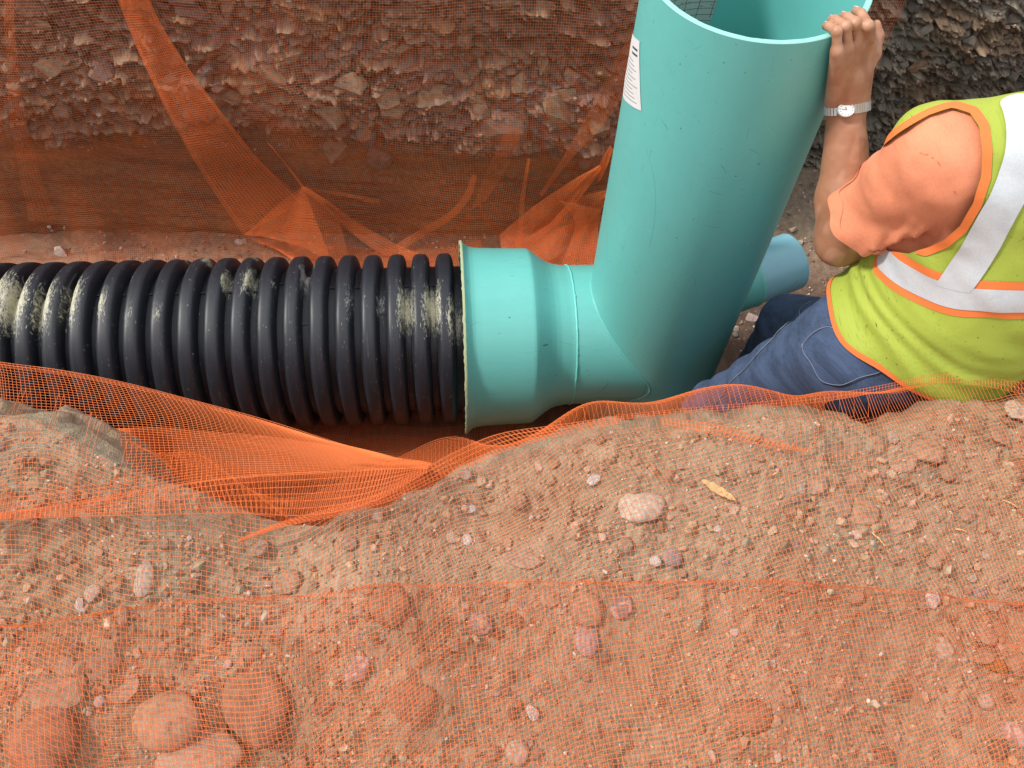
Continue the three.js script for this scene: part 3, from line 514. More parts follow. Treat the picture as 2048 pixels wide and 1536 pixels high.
// shale fragments bedded in the wall: parts of the wall
{
  const R = rng(555), chips = [];
  for (let i = 0; i < 12; i++) chips.push(chipGeo(70 + i, 0.45 + 0.12 * (i % 3)));
  const mats = [smat(0.34, 0.23, 0.15), smat(0.22, 0.132, 0.085), smat(0.26, 0.170, 0.140), smat(0.24, 0.15, 0.11), smat(0.21, 0.135, 0.11), smat(0.31, 0.21, 0.14)], gmats = [smat(0.22, 0.19, 0.15), smat(0.17, 0.145, 0.115), smat(0.13, 0.105, 0.085), smat(0.24, 0.14, 0.08)];
  const put = (px, py, w, h, tilt, mm, i) => {
    const p = hit(px, py, 0.004), d = p.distanceTo(V3(0, CAM_H, 0)); if (p.y < 0.05) return;
    const m = part(wallMesh, 'rock', chips[i % 12], mm); m.scale.set(w * d / FPX, Math.max(w * 0.5, h * 1.6) * d / FPX, h * 1.5 * d / FPX);
    m.position.copy(p); m.rotation.set(1.0 + 0.5 * (R() - 0.5), 0.8 * (R() - 0.5), tilt, 'ZXY');
  };
  const big = [[880, 205, 105, 46, -0.12], [1120, 215, 80, 44, -0.35], [700, 170, 70, 38, 0.2], [990, 165, 48, 44, 0.5], [1040, 170, 40, 40, 0.3], [1010, 250, 110, 52, 0.15], [770, 195, 60, 40, -0.3], [860, 155, 40, 34, -0.6], [430, 195, 48, 26, 0.3], [380, 220, 70, 22, 0.15], [540, 150, 70, 40, 0.2], [500, 170, 60, 30, -0.1], [1090, 130, 30, 34, 0.2], [1145, 150, 36, 30, 0.3], [660, 230, 60, 40, 0.1], [740, 270, 60, 36, 0.1], [1200, 250, 50, 40, 0.1], [210, 145, 56, 36, 0.2], [100, 130, 60, 34, 0.1], [120, 215, 40, 30, 0.3], [930, 80, 36, 24, 0.2], [960, 215, 40, 34, 0.6], [560, 110, 50, 30, 0.1], [1180, 320, 60, 34, 0.3], [680, 300, 70, 46, 0.2], [760, 310, 60, 40, 0.1]];
  big.forEach((b, i) => put(b[0], b[1], b[2], b[3], b[4], mats[[0, 5, 0, 3, 5, 3, 5, 2, 0, 3][i % 10]], i));
  for (let i = 0; i < 214; i++) { const px = R() * 1260, py = -20 + Math.pow(R(), 0.9) * 315, s = 9 + 26 * Math.pow(R(), 2.6); put(px, py, s * (1.2 + 1.2 * R()), s * (0.45 + 0.35 * R()), 0.15 + (R() - 0.5) * 0.8, mats[Math.floor(R() * 6)], i); }
  for (let i = 0; i < 60; i++) { const px = 1720 + R() * 328, py = -10 + R() * 330, s = 9 + 20 * R() * R(); put(px, py, s * (1 + R()), s * (0.6 + 0.4 * R()), 0.7 + (R() - 0.5), gmats[Math.floor(R() * 4)], i); }
}
// pebbles and crumbs: nobody could count them
function pebbles(name, label, n, seed, place, sizes, colours) {
  const base = chipGeo(seed + 3, 0.8), R = rng(seed);
  const im = new THREE.InstancedMesh(base, mat(1, 1, 1, 0.95), n), m = new THREE.Matrix4(), q = new THREE.Quaternion(), e = new THREE.Euler(), c = new THREE.Color(), s = V3(), pos = V3(); let k = 0, tr = 0;
  while (k < n && tr++ < n * 8) {
    if (!place(R, pos)) continue;
    const d = sizes[0] + (sizes[1] - sizes[0]) * Math.pow(R(), 3); e.set(R() * 6, R() * 6, R() * 6); q.setFromEuler(e); s.set(d * (0.8 + 0.6 * R()), d * (0.7 + 0.4 * R()), d * (0.8 + 0.4 * R())); pos.y += d * 0.12;
    m.compose(pos, q, s); im.setMatrixAt(k, m); const cc = colours[Math.floor(R() * colours.length)], v = 0.8 + 0.45 * R(); c.setRGB(cc[0] * v, cc[1] * v, cc[2] * v); im.setColorAt(k, c); k++;
  }
  im.count = k; im.name = name; im.userData = { kind: 'stuff', label, category: 'gravel' }; im.castShadow = im.receiveShadow = true; scene.add(im); return im;
}
const tmp = V3();
const SC = [SOIL, SOIL, SOIL2, SOIL3, SOIL4, [0.33, 0.2, 0.13], [0.38, 0.26, 0.18], [0.40, 0.30, 0.23]];
pebbles('gravel', 'fine tan gravel and soil crumbs strewn over the near bank', 26000, 7, (R, p) => { const x = -1.0 + 2.15 * R(), d = 0.62 * R(); if (noise(x * 7 + 3, d * 8) * 0.5 + 0.55 < R() * 0.9) return false; bankP(x, d, p); return true; }, [0.0018, 0.0075], SC.concat([[0.55, 0.46, 0.38]]));
pebbles('soil_clods', 'crumbly clods of tan soil scattered over the near bank', 3000, 12, (R, p) => { const x = -1.0 + 2.15 * R(), d = 0.012 + 0.6 * R(); if (noise(x * 5 + 1, d * 6 + 8) * 0.6 + 0.5 < R()) return false; bankP(x, d, p); return true; }, [0.005, 0.021], SC);
pebbles('gravel', 'brown grit and small chips on the trench floor', 5200, 8, (R, p) => { const x = -1.4 + 2.9 * R(), z = -2.05 + 0.75 * R(); p.set(x, floorY(x, z), z); return true; }, [0.003, 0.016], [[0.30, 0.19, 0.125], [0.26, 0.15, 0.10], [0.36, 0.27, 0.20], [0.22, 0.16, 0.12], [0.5, 0.42, 0.36]]);
pebbles('gravel', 'small shale chips clinging to the far trench wall', 15000, 9, (R, p) => { const x = -1.6 + 3.2 * R(), y = 0.30 + 0.62 * R(); wallP(x, y, p); p.z -= 0.001; return true; }, [0.003, 0.014], [SHALE, MAUVE, TAN, [0.3, 0.19, 0.13], [0.2, 0.13, 0.1], DARK]);
// dry leaf and straw on the bank
{
  const a = hit(1402, 963, 0.012), b = hit(1470, 1004, 0.010), dir = b.clone().sub(a), L = dir.length(), n = 20, pos = [], idx = [];
  const side = V3(-dir.z, 0, dir.x).normalize();
  for (let i = 0; i <= n; i++) { const t = i / n, w = 0.0075 * Math.pow(Math.sin(Math.PI * Math.min(1, t * 0.94 + 0.05)), 0.8) * (0.95 + 0.12 * noise(i * 0.6, 2)); for (const s of [-1, 0, 1]) { const q = a.clone().addScaledVector(dir, t).addScaledVector(side, s * w); q.y += 0.004 + (s ? 0.003 : 0) + 0.002 * noise(i * 0.8, s); pos.push(q.x, q.y, q.z); } }
  for (let i = 0; i < n; i++) for (let s = 0; s < 2; s++) { const k = i * 3 + s; idx.push(k, k + 1, k + 3, k + 1, k + 4, k + 3); }
  top(new THREE.Mesh(geom(pos, idx), mat(0.52, 0.33, 0.15, 0.8)), 'dry_leaf', 'curled dry straw coloured leaf on the upper bank right of the cream topped stone', 'leaf');
  const straws = [[1740, 1063, 1770, 1092], [1752, 1072, 1762, 1084], [1910, 1058, 1932, 1063], [1815, 1066, 1820, 1076], [2005, 1000, 2035, 1015], [1545, 950, 1555, 945], [1758, 1220, 1785, 1232]];
  straws.forEach((s, k) => { const p = hit(s[0], s[1], 0.009), q = hit(s[2], s[3], 0.009), mid = p.clone().lerp(q, 0.5); mid.y += 0.003; top(new THREE.Mesh(new THREE.TubeGeometry(new THREE.CatmullRomCurve3([p, mid, q]), 6, 0.0012, 5), mat(0.66, 0.50, 0.25, 0.7)), 'straw', 'thin bit of dry straw ' + ['below the heart shaped stone', 'touching another straw below the heart stone', 'lying flat at the right of the mid bank', 'tiny and upright below the dusty slab', 'at the right edge of the bank', 'near the pale pebble left of the flat dusty stone', 'below the netting fold line'][k], 'straw', 'bits of straw on the bank'); });
}

// ---------------------------------------------------------------- orange plastic netting: every strand is a thin prism
const CELL = 0.0068;
const netMat = mat(0.88, 0.200, 0.046, 0.5);
// P(u, v, out): position of mesh knot u, v (in cells); strands run along both directions
function netGeo(P, nu, nv, o = {}) {
  const r = o.r || 0.00034, st = o.step || 2, mask = o.mask, pos = [], nor = [], idx = [];
  const p = V3(), a = V3(), b = V3(), s = V3(), t = V3(), n = V3(), c = V3();
  const line = (fix, len, alongV) => {
    const pts = []; for (let k = 0; k < len; k += st) pts.push(k); pts.push(len);
    let prev = -1;
    for (let i = 0; i < pts.length; i++) {
      const k = pts[i], q = (w, f, out) => alongV ? P(f, w, out) : P(w, f, out);
      q(k, fix, p); q(Math.max(0, k - 0.5), fix, a); q(Math.min(len, k + 0.5), fix, b);
      if (mask && !mask(p, alongV ? fix : k, alongV ? k : fix)) { prev = -1; continue; }
      t.subVectors(b, a).normalize(); q(k, fix + 0.5, c); s.subVectors(c, p); s.addScaledVector(t, -s.dot(t)); if (s.lengthSq() < 1e-12) s.set(t.y, t.z, t.x); s.normalize(); n.crossVectors(t, s);
      const v0 = pos.length / 3;
      for (let m = 0; m < 3; m++) { const e = m * 2.0944 + 0.5, cx = Math.cos(e), sx = Math.sin(e), X = s.x * cx + n.x * sx, Y = s.y * cx + n.y * sx, Z = s.z * cx + n.z * sx; pos.push(p.x + X * r, p.y + Y * r, p.z + Z * r); nor.push(X, Y, Z); }
      if (prev >= 0) for (let m = 0; m < 3; m++) { const m2 = (m + 1) % 3; idx.push(prev + m, prev + m2, v0 + m, prev + m2, v0 + m2, v0 + m); }
      prev = v0;
    }
  };
  for (let u = 0; u <= nu; u++) line(u, nv, true);
  for (let v = 0; v <= nv; v++) line(v, nu, false);
  return geom(pos, idx, { normal: nor });
}
// sheet stretched between two curves (arrays of points); slack and ripple push it along its normal
function loft(A, B, o = {}) {
  const ca = new THREE.CatmullRomCurve3(A, false, 'centripetal'), cb = new THREE.CatmullRomCurve3(B, false, 'centripetal');
  const N = 80, PA = ca.getPoints(N), PB = cb.getPoints(N), dn = o.dir || V3(0, 0.8, 0.6), amp = o.amp || 0.006, fr = o.freq || 9, pl = o.pleats || 0, pa = o.pleatAmp || 0, seed = o.seed || 1, sag = o.sag || 0, sk = o.skew || 0;
  let L = 0, W = 0; for (let i = 0; i < N; i++) L += (PA[i].distanceTo(PA[i + 1]) + PB[i].distanceTo(PB[i + 1])) / 2; for (let i = 0; i <= N; i++) W += PA[i].distanceTo(PB[i]) / (N + 1);
  const nu = Math.max(2, Math.round(L * (o.gather || 1) / CELL)), nv = Math.max(2, Math.round(W * (o.gatherV || 1.05) / CELL));
  const f = (u, v, out) => {
    const tt = clamp(u / nu, 0, 1) * N, i = Math.min(N - 1, Math.floor(tt)), k = tt - i, w = v / nv;
    const x = lerp(lerp(PA[i].x, PA[i + 1].x, k), lerp(PB[i].x, PB[i + 1].x, k), w), y = lerp(lerp(PA[i].y, PA[i + 1].y, k), lerp(PB[i].y, PB[i + 1].y, k), w), z = lerp(lerp(PA[i].z, PA[i + 1].z, k), lerp(PB[i].z, PB[i + 1].z, k), w);
    const d = amp * noise(u / nu * L * fr + seed * 7 + sk * w, w * W * fr + seed, seed) + (pl ? pa * Math.sin(w * pl * 6.283 + 2 * noise(u / nu * 3, seed)) : 0) - sag * 4 * w * (1 - w);
    return out.set(x + dn.x * d + 0.004 * noise(u * 0.05, v * 0.05, seed + 5), y + dn.y * d, z + dn.z * d);
  };
  return netGeo(f, nu, nv, o);
}
const onG = (pts, off) => pts.map(q => hit(q[0], q[1], q[2] === undefined ? off : q[2]));
const onB = (pts, off) => pts.map(q => hitBank(q[0], q[1], off));
const onD = pts => pts.map(q => at(q[0], q[1], q[2]));
const netPart = (g, name, geo) => part(g, name, geo, netMat, true);

// the net rides over the stones: how far they push it up
const LN = 380, LM = 150, LX0 = -1.1, LZ0 = -0.80, LS = 0.0062, liftMap = new Float32Array(LN * LM);
for (const [sx, sz, sr, sh] of taken) { const R2 = sr * 2.1 + 0.012; for (let j = Math.max(0, Math.floor((sz - R2 - LZ0) / LS)); j < Math.min(LM, (sz + R2 - LZ0) / LS); j++) for (let i = Math.max(0, Math.floor((sx - R2 - LX0) / LS)); i < Math.min(LN, (sx + R2 - LX0) / LS); i++) { const d = Math.hypot(LX0 + i * LS - sx, LZ0 + j * LS - sz), h = Math.max(0, sh) * sstep(R2, sr * 0.75, d); if (h > liftMap[j * LN + i]) liftMap[j * LN + i] = h; } }
function netLift(x, z) { const u = clamp((x - LX0) / LS, 0, LN - 1.01), v = clamp((z - LZ0) / LS, 0, LM - 1.01), i = Math.floor(u), j = Math.floor(v), a = u - i, b = v - j, o = j * LN + i; return lerp(lerp(liftMap[o], liftMap[o + 1], a), lerp(liftMap[o + LN], liftMap[o + LN + 1], a), b); }

// sheet over the near bank, hanging down the cut face, and its folded second layer
{
  const g = new THREE.Group();
  const X0 = -1.06, X1 = 1.2, D0 = 0.60, HANG = 0.52, nu = Math.round((X1 - X0) / CELL), nv = Math.round((D0 + HANG) / CELL);
  const surf = (x, d, lift, out) => {                      // broad ground shape, bridged by the net
    if (d > 0) { bankP(x, d, out, 0); out.y = bankLow(x, out.z) - 0.012 * Math.pow(1 - clamp(d / 0.05, 0, 1), 2) + Math.max(lift, netLift(x, out.z) + 0.003) + 0.006 * Math.max(0, noise(x * 12, d * 12 + 4)) + 0.012 * Math.exp(-Math.pow((d - 0.02) / 0.03, 2)); }
    else { bankP(x, d * 0.96, out, 0); out.z -= 0.030 + lift + 0.016 * noise(x * 7, d * 2) + 0.010 * Math.sin(x * 23 + 2 * noise(x * 3, d * 3)); out.y += 0.006 + lift * Math.exp(d * 20) + 0.012 * Math.exp(d / 0.03); }
    return out;
  };
  const warp = (x, d, s) => x + 0.055 * noise(x * 1.7 + s, d * 2.1) + 0.022 * noise(x * 4.3, d * 4.7 + s) + 0.10 * d * noise(s, 3.1), warpD = (x, d, s) => d + 0.035 * noise(x * 2.0 + 7 + s, d * 2.2) + 0.016 * noise(x * 5.2 + s, d * 5 + 3);
  const RC = Math.cos(0.17), RS = Math.sin(0.17), nu1 = nu + 36, nv1 = nv + 70;
  netPart(g, 'netting_sheet', netGeo((u, v, o) => { const a = X0 - 0.12 + u * CELL, b = D0 + 0.24 - v * CELL - 0.05, x = a * RC + (b - 0.2) * RS, d = (b - 0.2) * RC - a * RS + 0.2; o.d = warpD(x, d, 1); return surf(warp(x, d, 1), o.d, 0.012, o); }, nu1, nv1, { mask: p => p.d > -HANG * sstep(-0.60, -0.54, p.x) - 0.004 && p.d < 0.62 && p.x > -1.15 && p.x < 1.25, r: 0.00034 }));
  const foldZ = pw([[-1.1, -0.24], [-0.743, -0.264], [-0.4, -0.32], [0.056, -0.348], [0.3, -0.35], [0.587, -0.345], [0.85, -0.335], [1.3, -0.32]]);
  const ca = Math.cos(0.10), sa = Math.sin(0.10), n2 = Math.round(0.62 / CELL);
  netPart(g, 'folded_layer', netGeo((u, v, o) => { const x = X0 + u * CELL, q = (v - n2 * 0.5) * CELL; const xx = x * ca + q * sa, zz = -0.10 + q - x * sa * 0.25, xw = xx + 0.03 * noise(xx * 2.6, zz * 2.6, 4), zw = zz + 0.025 * noise(xx * 3 + 4, zz * 3, 8); const e = foldZ(xw); const z = Math.max(zw, e + 0.0015 * (v % 3)); o.set(xw, bankLow(xw, z) + Math.max(0.018, netLift(xw, z) + 0.008) + 0.005 * noise(xw * 14, z * 14, 3), z); return o; }, nu, n2, { mask: (p) => p.z >= foldZ(p.x) - 0.002 && p.z < 0.02, r: 0.00026 }));
  // creases and doubled flaps
  const fold = (A, B, off, layers, o = {}) => { for (let i = 0; i < layers; i++) netPart(g, 'folded_flap', loft(onB(A, off + i * 0.007), onB(B, off + i * 0.006), { amp: 0.004, seed: 3 + i * 5, gatherV: 1.0 + 0.1 * i, gather: 1 + 0.04 * i, skew: i, ...o })); };
  fold([[480, 1078], [560, 1046], [660, 1018], [760, 985], [840, 942], [920, 900], [1000, 868], [1110, 850], [1235, 833]], [[482, 1081], [570, 1052], [680, 1030], [770, 1003], [850, 970], [945, 930], [1035, 893], [1130, 868], [1240, 846]], 0.024, 2, { gatherV: 1.3 });
  fold([[1325, 836], [1400, 844], [1480, 862], [1555, 884], [1612, 898]], [[1328, 848], [1400, 862], [1470, 878], [1545, 895], [1612, 902]], 0.018, 2, { gatherV: 1.2 });
  fold([[1235, 830], [1400, 815], [1560, 800], [1700, 782], [1800, 764], [1870, 750], [1960, 752], [2060, 768]], [[1235, 838], [1400, 824], [1560, 812], [1700, 795], [1800, 774], [1870, 764], [1960, 770], [2060, 790]], 0.014, 1, { amp: 0.002 });
  fold([[-40, 1032], [120, 1010], [300, 978], [450, 956], [640, 944], [760, 938], [850, 934]], [[-40, 1040], [120, 1034], [300, 1029], [470, 1026], [620, 1030], [740, 1005], [850, 945]], 0.036, 2, { gatherV: 1.0 });
  top(g, 'orange_netting', 'orange mesh netting spread over the near bank with a doubled layer towards the camera', 'netting', 'orange netting');
}
// taut sheet across the front of the black pipe
{
  const g = new THREE.Group();
  const A = onD([[-70, 712, 1.57], [0, 725, 1.555], [130, 742, 1.535], [260, 768, 1.51], [400, 805, 1.485], [550, 847, 1.455], [700, 892, 1.42], [800, 920, 1.395], [856, 936, 1.38]]);
  const B = onB([[-70, 1046], [0, 1031], [150, 1008], [300, 982], [450, 958], [620, 946], [740, 940], [820, 938], [858, 938]], 0.04);
  netPart(g, 'netting_sheet', loft(A, B, { amp: 0.006, sag: 0.03, seed: 4, skew: 3 }));
  const A2 = onD([[120, 862, 1.64], [180, 858, 1.62], [240, 856, 1.60], [330, 856, 1.58], [430, 862, 1.56], [560, 876, 1.52], [700, 904, 1.47], [800, 926, 1.43], [856, 939, 1.40]]), B2 = onG([[210, 960], [240, 985], [280, 990], [360, 985], [470, 985], [620, 972], [740, 957], [820, 945], [858, 941]], -0.06);
  netPart(g, 'folded_layer', loft(A2, B2, { amp: 0.012, freq: 6, sag: 0.03, seed: 9, skew: -2, gather: 1.0 }));
  netPart(g, 'top_edge', loft(A.map(p => p.clone().add(V3(0, 0.002, 0))), A.map(p => p.clone().add(V3(0, -0.006, 0.004))), { amp: 0.001, gatherV: 1.5, seed: 2 }));
  // slack crease along the left
  netPart(g, 'folded_flap', loft(onD([[-20, 843, 1.46], [70, 862, 1.46], [150, 880, 1.455], [240, 912, 1.44], [330, 940, 1.43], [430, 952, 1.42]]), onD([[-20, 852, 1.45], [70, 874, 1.45], [150, 896, 1.445], [240, 938, 1.43], [330, 970, 1.42], [430, 990, 1.41]]), { gatherV: 1.0, amp: 0.006, seed: 6 }));
  top(g, 'orange_netting', 'orange mesh sheet pulled taut in front of the black corrugated pipe at left', 'netting', 'orange netting');
}
// crumpled netting on the trench bottom between pipe and bank
{
  const g = new THREE.Group();
  for (let i = 0; i < 3; i++) netPart(g, i ? 'folded_layer' : 'netting_sheet', netGeo((u, v, o) => { const x = -1.15 + u * CELL, w = v * CELL, z = -0.70 - w * 0.85; o.set(x + 0.02 * noise(x * 4, w * 4, i), 0.05 + i * 0.05 + 0.20 * sstep(0.14, 0, w) + 0.05 * noise(x * 5 + i * 9, w * 7, 2) + 0.02 * Math.sin(x * 17 + i * 2 + 3 * noise(x * 2, w * 3)), z + 0.02 * noise(x * 6, w * 6, i + 5)); return o; }, Math.round(1.5 / CELL), Math.round(0.36 / CELL)));
  top(g, 'orange_netting', 'crumpled orange netting lying in the dark gap under the black pipe and socket', 'netting', 'orange netting');
}
// netting hung over the far wall
{
  const g = new THREE.Group();
  const X0 = -1.78, X1 = 1.12, nu = Math.round((X1 - X0) / CELL), nv = Math.round(1.16 / CELL);
  const wallNet = (x, y) => wallBase(x) - 0.20 * y + 0.02 * noise(x * 2.2, y * 3, 7) + 0.080 + 0.022 * sstep(0.33, 0.42, y) + 0.03 * sstep(0.30, 0.0, y);
  const wp = (x, s, o) => {                                // s: metres down from the top edge
    const y = 0.96 - s; const q = 0.05 * Math.exp(-Math.pow((x + 0.62) / 0.10, 2)) * sstep(0.25, 0.8, s) * Math.sin(s * 9);
    if (y > 0.03) { const w = 0.5 + 0.5 * noise(x * 1.6, 2); o.set(x, y, wallNet(x, y) + 0.016 * noise(x * 5, y * 4, 3) + 0.012 * Math.sin(x * 19 + 4 * noise(x, y * 2)) * sstep(0.5, 0.1, y) + 0.03 * w * sstep(0.35, 0.1, y)); }
    else { const e = 0.03 - y; o.set(x, 0.018 + 0.012 * (1 + noise(x * 9, e * 9, 4)) * 0.5 + 0.012 * Math.exp(-e * 30), wallNet(x, 0.03) + e + 0.016 * noise(x * 5, 0.1, 3) + 0.03 * (0.5 + 0.5 * noise(x * 1.6, 2))); }
    return o;
  };
  const wx = (x, s) => x + 0.05 * noise(x * 1.5, s * 1.8, 2) + 0.03 * noise(x * 3.4 + 2, s * 3.6, 6), ws = (x, s) => s + 0.035 * noise(x * 1.9 + 5, s * 2.0, 3) + 0.022 * noise(x * 4 + 5, s * 4, 8) + 0.05 * Math.exp(-Math.pow((x + 0.28) / 0.2, 2)) * sstep(0.3, 0.8, s);
  netPart(g, 'netting_sheet', netGeo((u, v, o) => { const x = X0 + u * CELL, s = v * CELL; return wp(wx(x, s), Math.max(0, ws(x, s)), o); }, nu, nv, { mask: p => p.x < 1.10 - 0.06 * (0.7 - p.y) && !(p.x > 0.62 && p.y < 0.33), r: 0.00031 }));
  const fold = (A, B, off, layers, o = {}) => { for (let i = 0; i < layers; i++) netPart(g, o.name || 'folded_flap', loft(onG(A, off + i * 0.008), onG(B, off + i * 0.008), { amp: 0.005, seed: 3 + i * 5 + A[0][0] * 0.01, gatherV: 1.0 + 0.1 * i, gather: 1 + 0.04 * i, skew: i * 2, dir: V3(0, 0.5, 0.85), ...o })); };
  // long diagonal doubled strip
  fold([[232, -40], [245, 20], [300, 150], [350, 250], [420, 370], [487, 468]], [[285, -40], [305, 20], [372, 130], [450, 235], [530, 335], [602, 405]], 0.060, 3, { name: 'diagonal_strip', gatherV: 0.9 });
  fold([[232, -40], [245, 20], [300, 150], [350, 250], [420, 370], [487, 468]], [[238, -40], [252, 20], [307, 150], [358, 250], [428, 370], [495, 466]], 0.068, 1, { gatherV: 1.6 });
  fold([[278, -40], [298, 20], [366, 130], [444, 235], [524, 335], [600, 408]], [[286, -40], [306, 20], [374, 130], [452, 235], [532, 335], [604, 400]], 0.068, 1, { gatherV: 1.6 });
  // faint strip at the far left
  fold([[8, -40], [14, 80], [20, 200], [40, 330], [60, 440]], [[26, -40], [32, 80], [46, 200], [76, 330], [110, 440]], 0.05, 1);
  // peaked fold above the pipe
  fold([[488, 470], [540, 425], [580, 392], [606, 374]], [[520, 472], [580, 486], [620, 500], [664, 528]], 0.085, 2);
  fold([[604, 374], [615, 374], [640, 395], [680, 440]], [[560, 470], [590, 500], [640, 520], [700, 530]], 0.10, 1);
  fold([[606, 372], [650, 398], [720, 450], [790, 488], [850, 512]], [[606, 380], [645, 410], [705, 466], [770, 508], [840, 522]], 0.11, 2);
  fold([[535, 285], [570, 325], [606, 372]], [[540, 290], [574, 332], [607, 380]], 0.09, 2, { gatherV: 1.5 });
  fold([[606, 374], [660, 382], [710, 390], [760, 400]], [[606, 379], [660, 387], [710, 396], [760, 408]], 0.09, 1, { gatherV: 1.5 });
  fold([[500, 478], [580, 480], [680, 490], [780, 500], [860, 500], [960, 480]], [[560, 500], [620, 540], [700, 545], [800, 540], [880, 545], [960, 530]], 0.03, 2, { amp: 0.012, freq: 14 });
  fold([[795, 490], [850, 455], [900, 425], [930, 385], [945, 350]], [[800, 502], [858, 466], [910, 432], [940, 392], [952, 352]], 0.085, 2);
  fold([[940, 420], [975, 345], [1000, 290], [1010, 260]], [[970, 400], [1010, 340], [1035, 290], [1040, 262]], 0.05, 1);
  // fan of folds beside the riser
  fold([[1268, 60], [1228, 130], [1180, 220], [1130, 310], [1078, 388]], [[1275, 130], [1245, 190], [1195, 260], [1140, 320], [1083, 393]], 0.075, 1, { gatherV: 1.1 });
  fold([[1056, 318], [1046, 370], [1038, 430], [1036, 510]], [[1060, 318], [1052, 372], [1045, 432], [1043, 512]], 0.09, 2, { gatherV: 1.5 });
  fold([[1000, 470], [1060, 420], [1120, 378], [1200, 330]], [[1008, 515], [1075, 478], [1130, 430], [1205, 335]], 0.10, 3);
  fold([[1030, 480], [1090, 455], [1150, 400], [1215, 380]], [[1035, 540], [1100, 520], [1160, 470], [1215, 400]], 0.12, 2, { amp: 0.012, freq: 12 });
  fold([[1010, 500], [1070, 480], [1130, 450], [1215, 430]], [[1030, 560], [1090, 560], [1150, 560], [1215, 560]], 0.08, 3, { amp: 0.018, freq: 16 });
  fold([[1120, 400], [1150, 440], [1140, 490], [1120, 540]], [[1200, 420], [1195, 450], [1200, 500], [1200, 560]], 0.13, 2, { amp: 0.014, freq: 14 });
  fold([[1200, 335], [1210, 310], [1222, 290]], [[1196, 365], [1208, 345], [1226, 300]], 0.1, 2);
  top(g, 'orange_netting', 'orange mesh netting hung over the far trench wall behind the pipes', 'netting', 'orange netting');
}

// ---------------------------------------------------------------- the worker
// surface nets: mesh of sdf = 0 inside a box
function surfNet(sdf, lo, hi, h) {
  const nx = Math.ceil((hi.x - lo.x) / h) + 1, ny = Math.ceil((hi.y - lo.y) / h) + 1, nz = Math.ceil((hi.z - lo.z) / h) + 1, F = new Float32Array(nx * ny * nz), p = V3();
  // coarse blocks far from the surface are skipped
  const B = 4; for (let k = 0; k < nz; k += B) for (let j = 0; j < ny; j += B) for (let i = 0; i < nx; i += B) {
    p.set(lo.x + (i + B / 2) * h, lo.y + (j + B / 2) * h, lo.z + (k + B / 2) * h); const d = sdf(p), far = Math.abs(d) > h * B * 2.2;
    for (let c = k; c < Math.min(nz, k + B); c++) for (let b = j; b < Math.min(ny, j + B); b++) for (let a = i; a < Math.min(nx, i + B); a++) { if (far) F[(c * ny + b) * nx + a] = d; else { p.set(lo.x + a * h, lo.y + b * h, lo.z + c * h); F[(c * ny + b) * nx + a] = sdf(p); } }
  }
  const id = new Int32Array(nx * ny * nz).fill(-1), pos = [], idx = [], off = [0, 1, nx, nx + 1, nx * ny, nx * ny + 1, nx * ny + nx, nx * ny + nx + 1], ed = [[0, 1], [2, 3], [4, 5], [6, 7], [0, 2], [1, 3], [4, 6], [5, 7], [0, 4], [1, 5], [2, 6], [3, 7]];
  for (let k = 0; k < nz - 1; k++) for (let j = 0; j < ny - 1; j++) for (let i = 0; i < nx - 1; i++) {
    const o = (k * ny + j) * nx + i; let m = 0; for (let c = 0; c < 8; c++) if (F[o + off[c]] < 0) m |= 1 << c; if (m === 0 || m === 255) continue;
    let x = 0, y = 0, z = 0, n = 0; for (const [a, b] of ed) { const fa = F[o + off[a]], fb = F[o + off[b]]; if ((fa < 0) === (fb < 0)) continue; const t = fa / (fa - fb); x += (a & 1) + t * ((b & 1) - (a & 1)); y += (a >> 1 & 1) + t * ((b >> 1 & 1) - (a >> 1 & 1)); z += (a >> 2) + t * ((b >> 2) - (a >> 2)); n++; }
    id[o] = pos.length / 3; pos.push(lo.x + (i + x / n) * h, lo.y + (j + y / n) * h, lo.z + (k + z / n) * h);
  }
  const quad = (a, b, c, d, f) => { if (a < 0 || b < 0 || c < 0 || d < 0) return; if (f) idx.push(a, b, c, a, c, d); else idx.push(a, c, b, a, d, c); };
  const sx = 1, sy = nx, sz = nx * ny;
  for (let k = 1; k < nz - 1; k++) for (let j = 1; j < ny - 1; j++) for (let i = 1; i < nx - 1; i++) {
    const o = (k * ny + j) * nx + i, f = F[o] < 0;
    if (f !== (F[o + sx] < 0)) quad(id[o - sy - sz], id[o - sz], id[o], id[o - sy], f);
    if (f !== (F[o + sy] < 0)) quad(id[o - sx - sz], id[o - sx], id[o], id[o - sz], f);
    if (f !== (F[o + sz] < 0)) quad(id[o - sx - sy], id[o - sy], id[o], id[o - sx], f);
  }
  const g = geom(pos, idx); return { pos: g.attributes.position.array, nor: g.attributes.normal.array, idx };
}
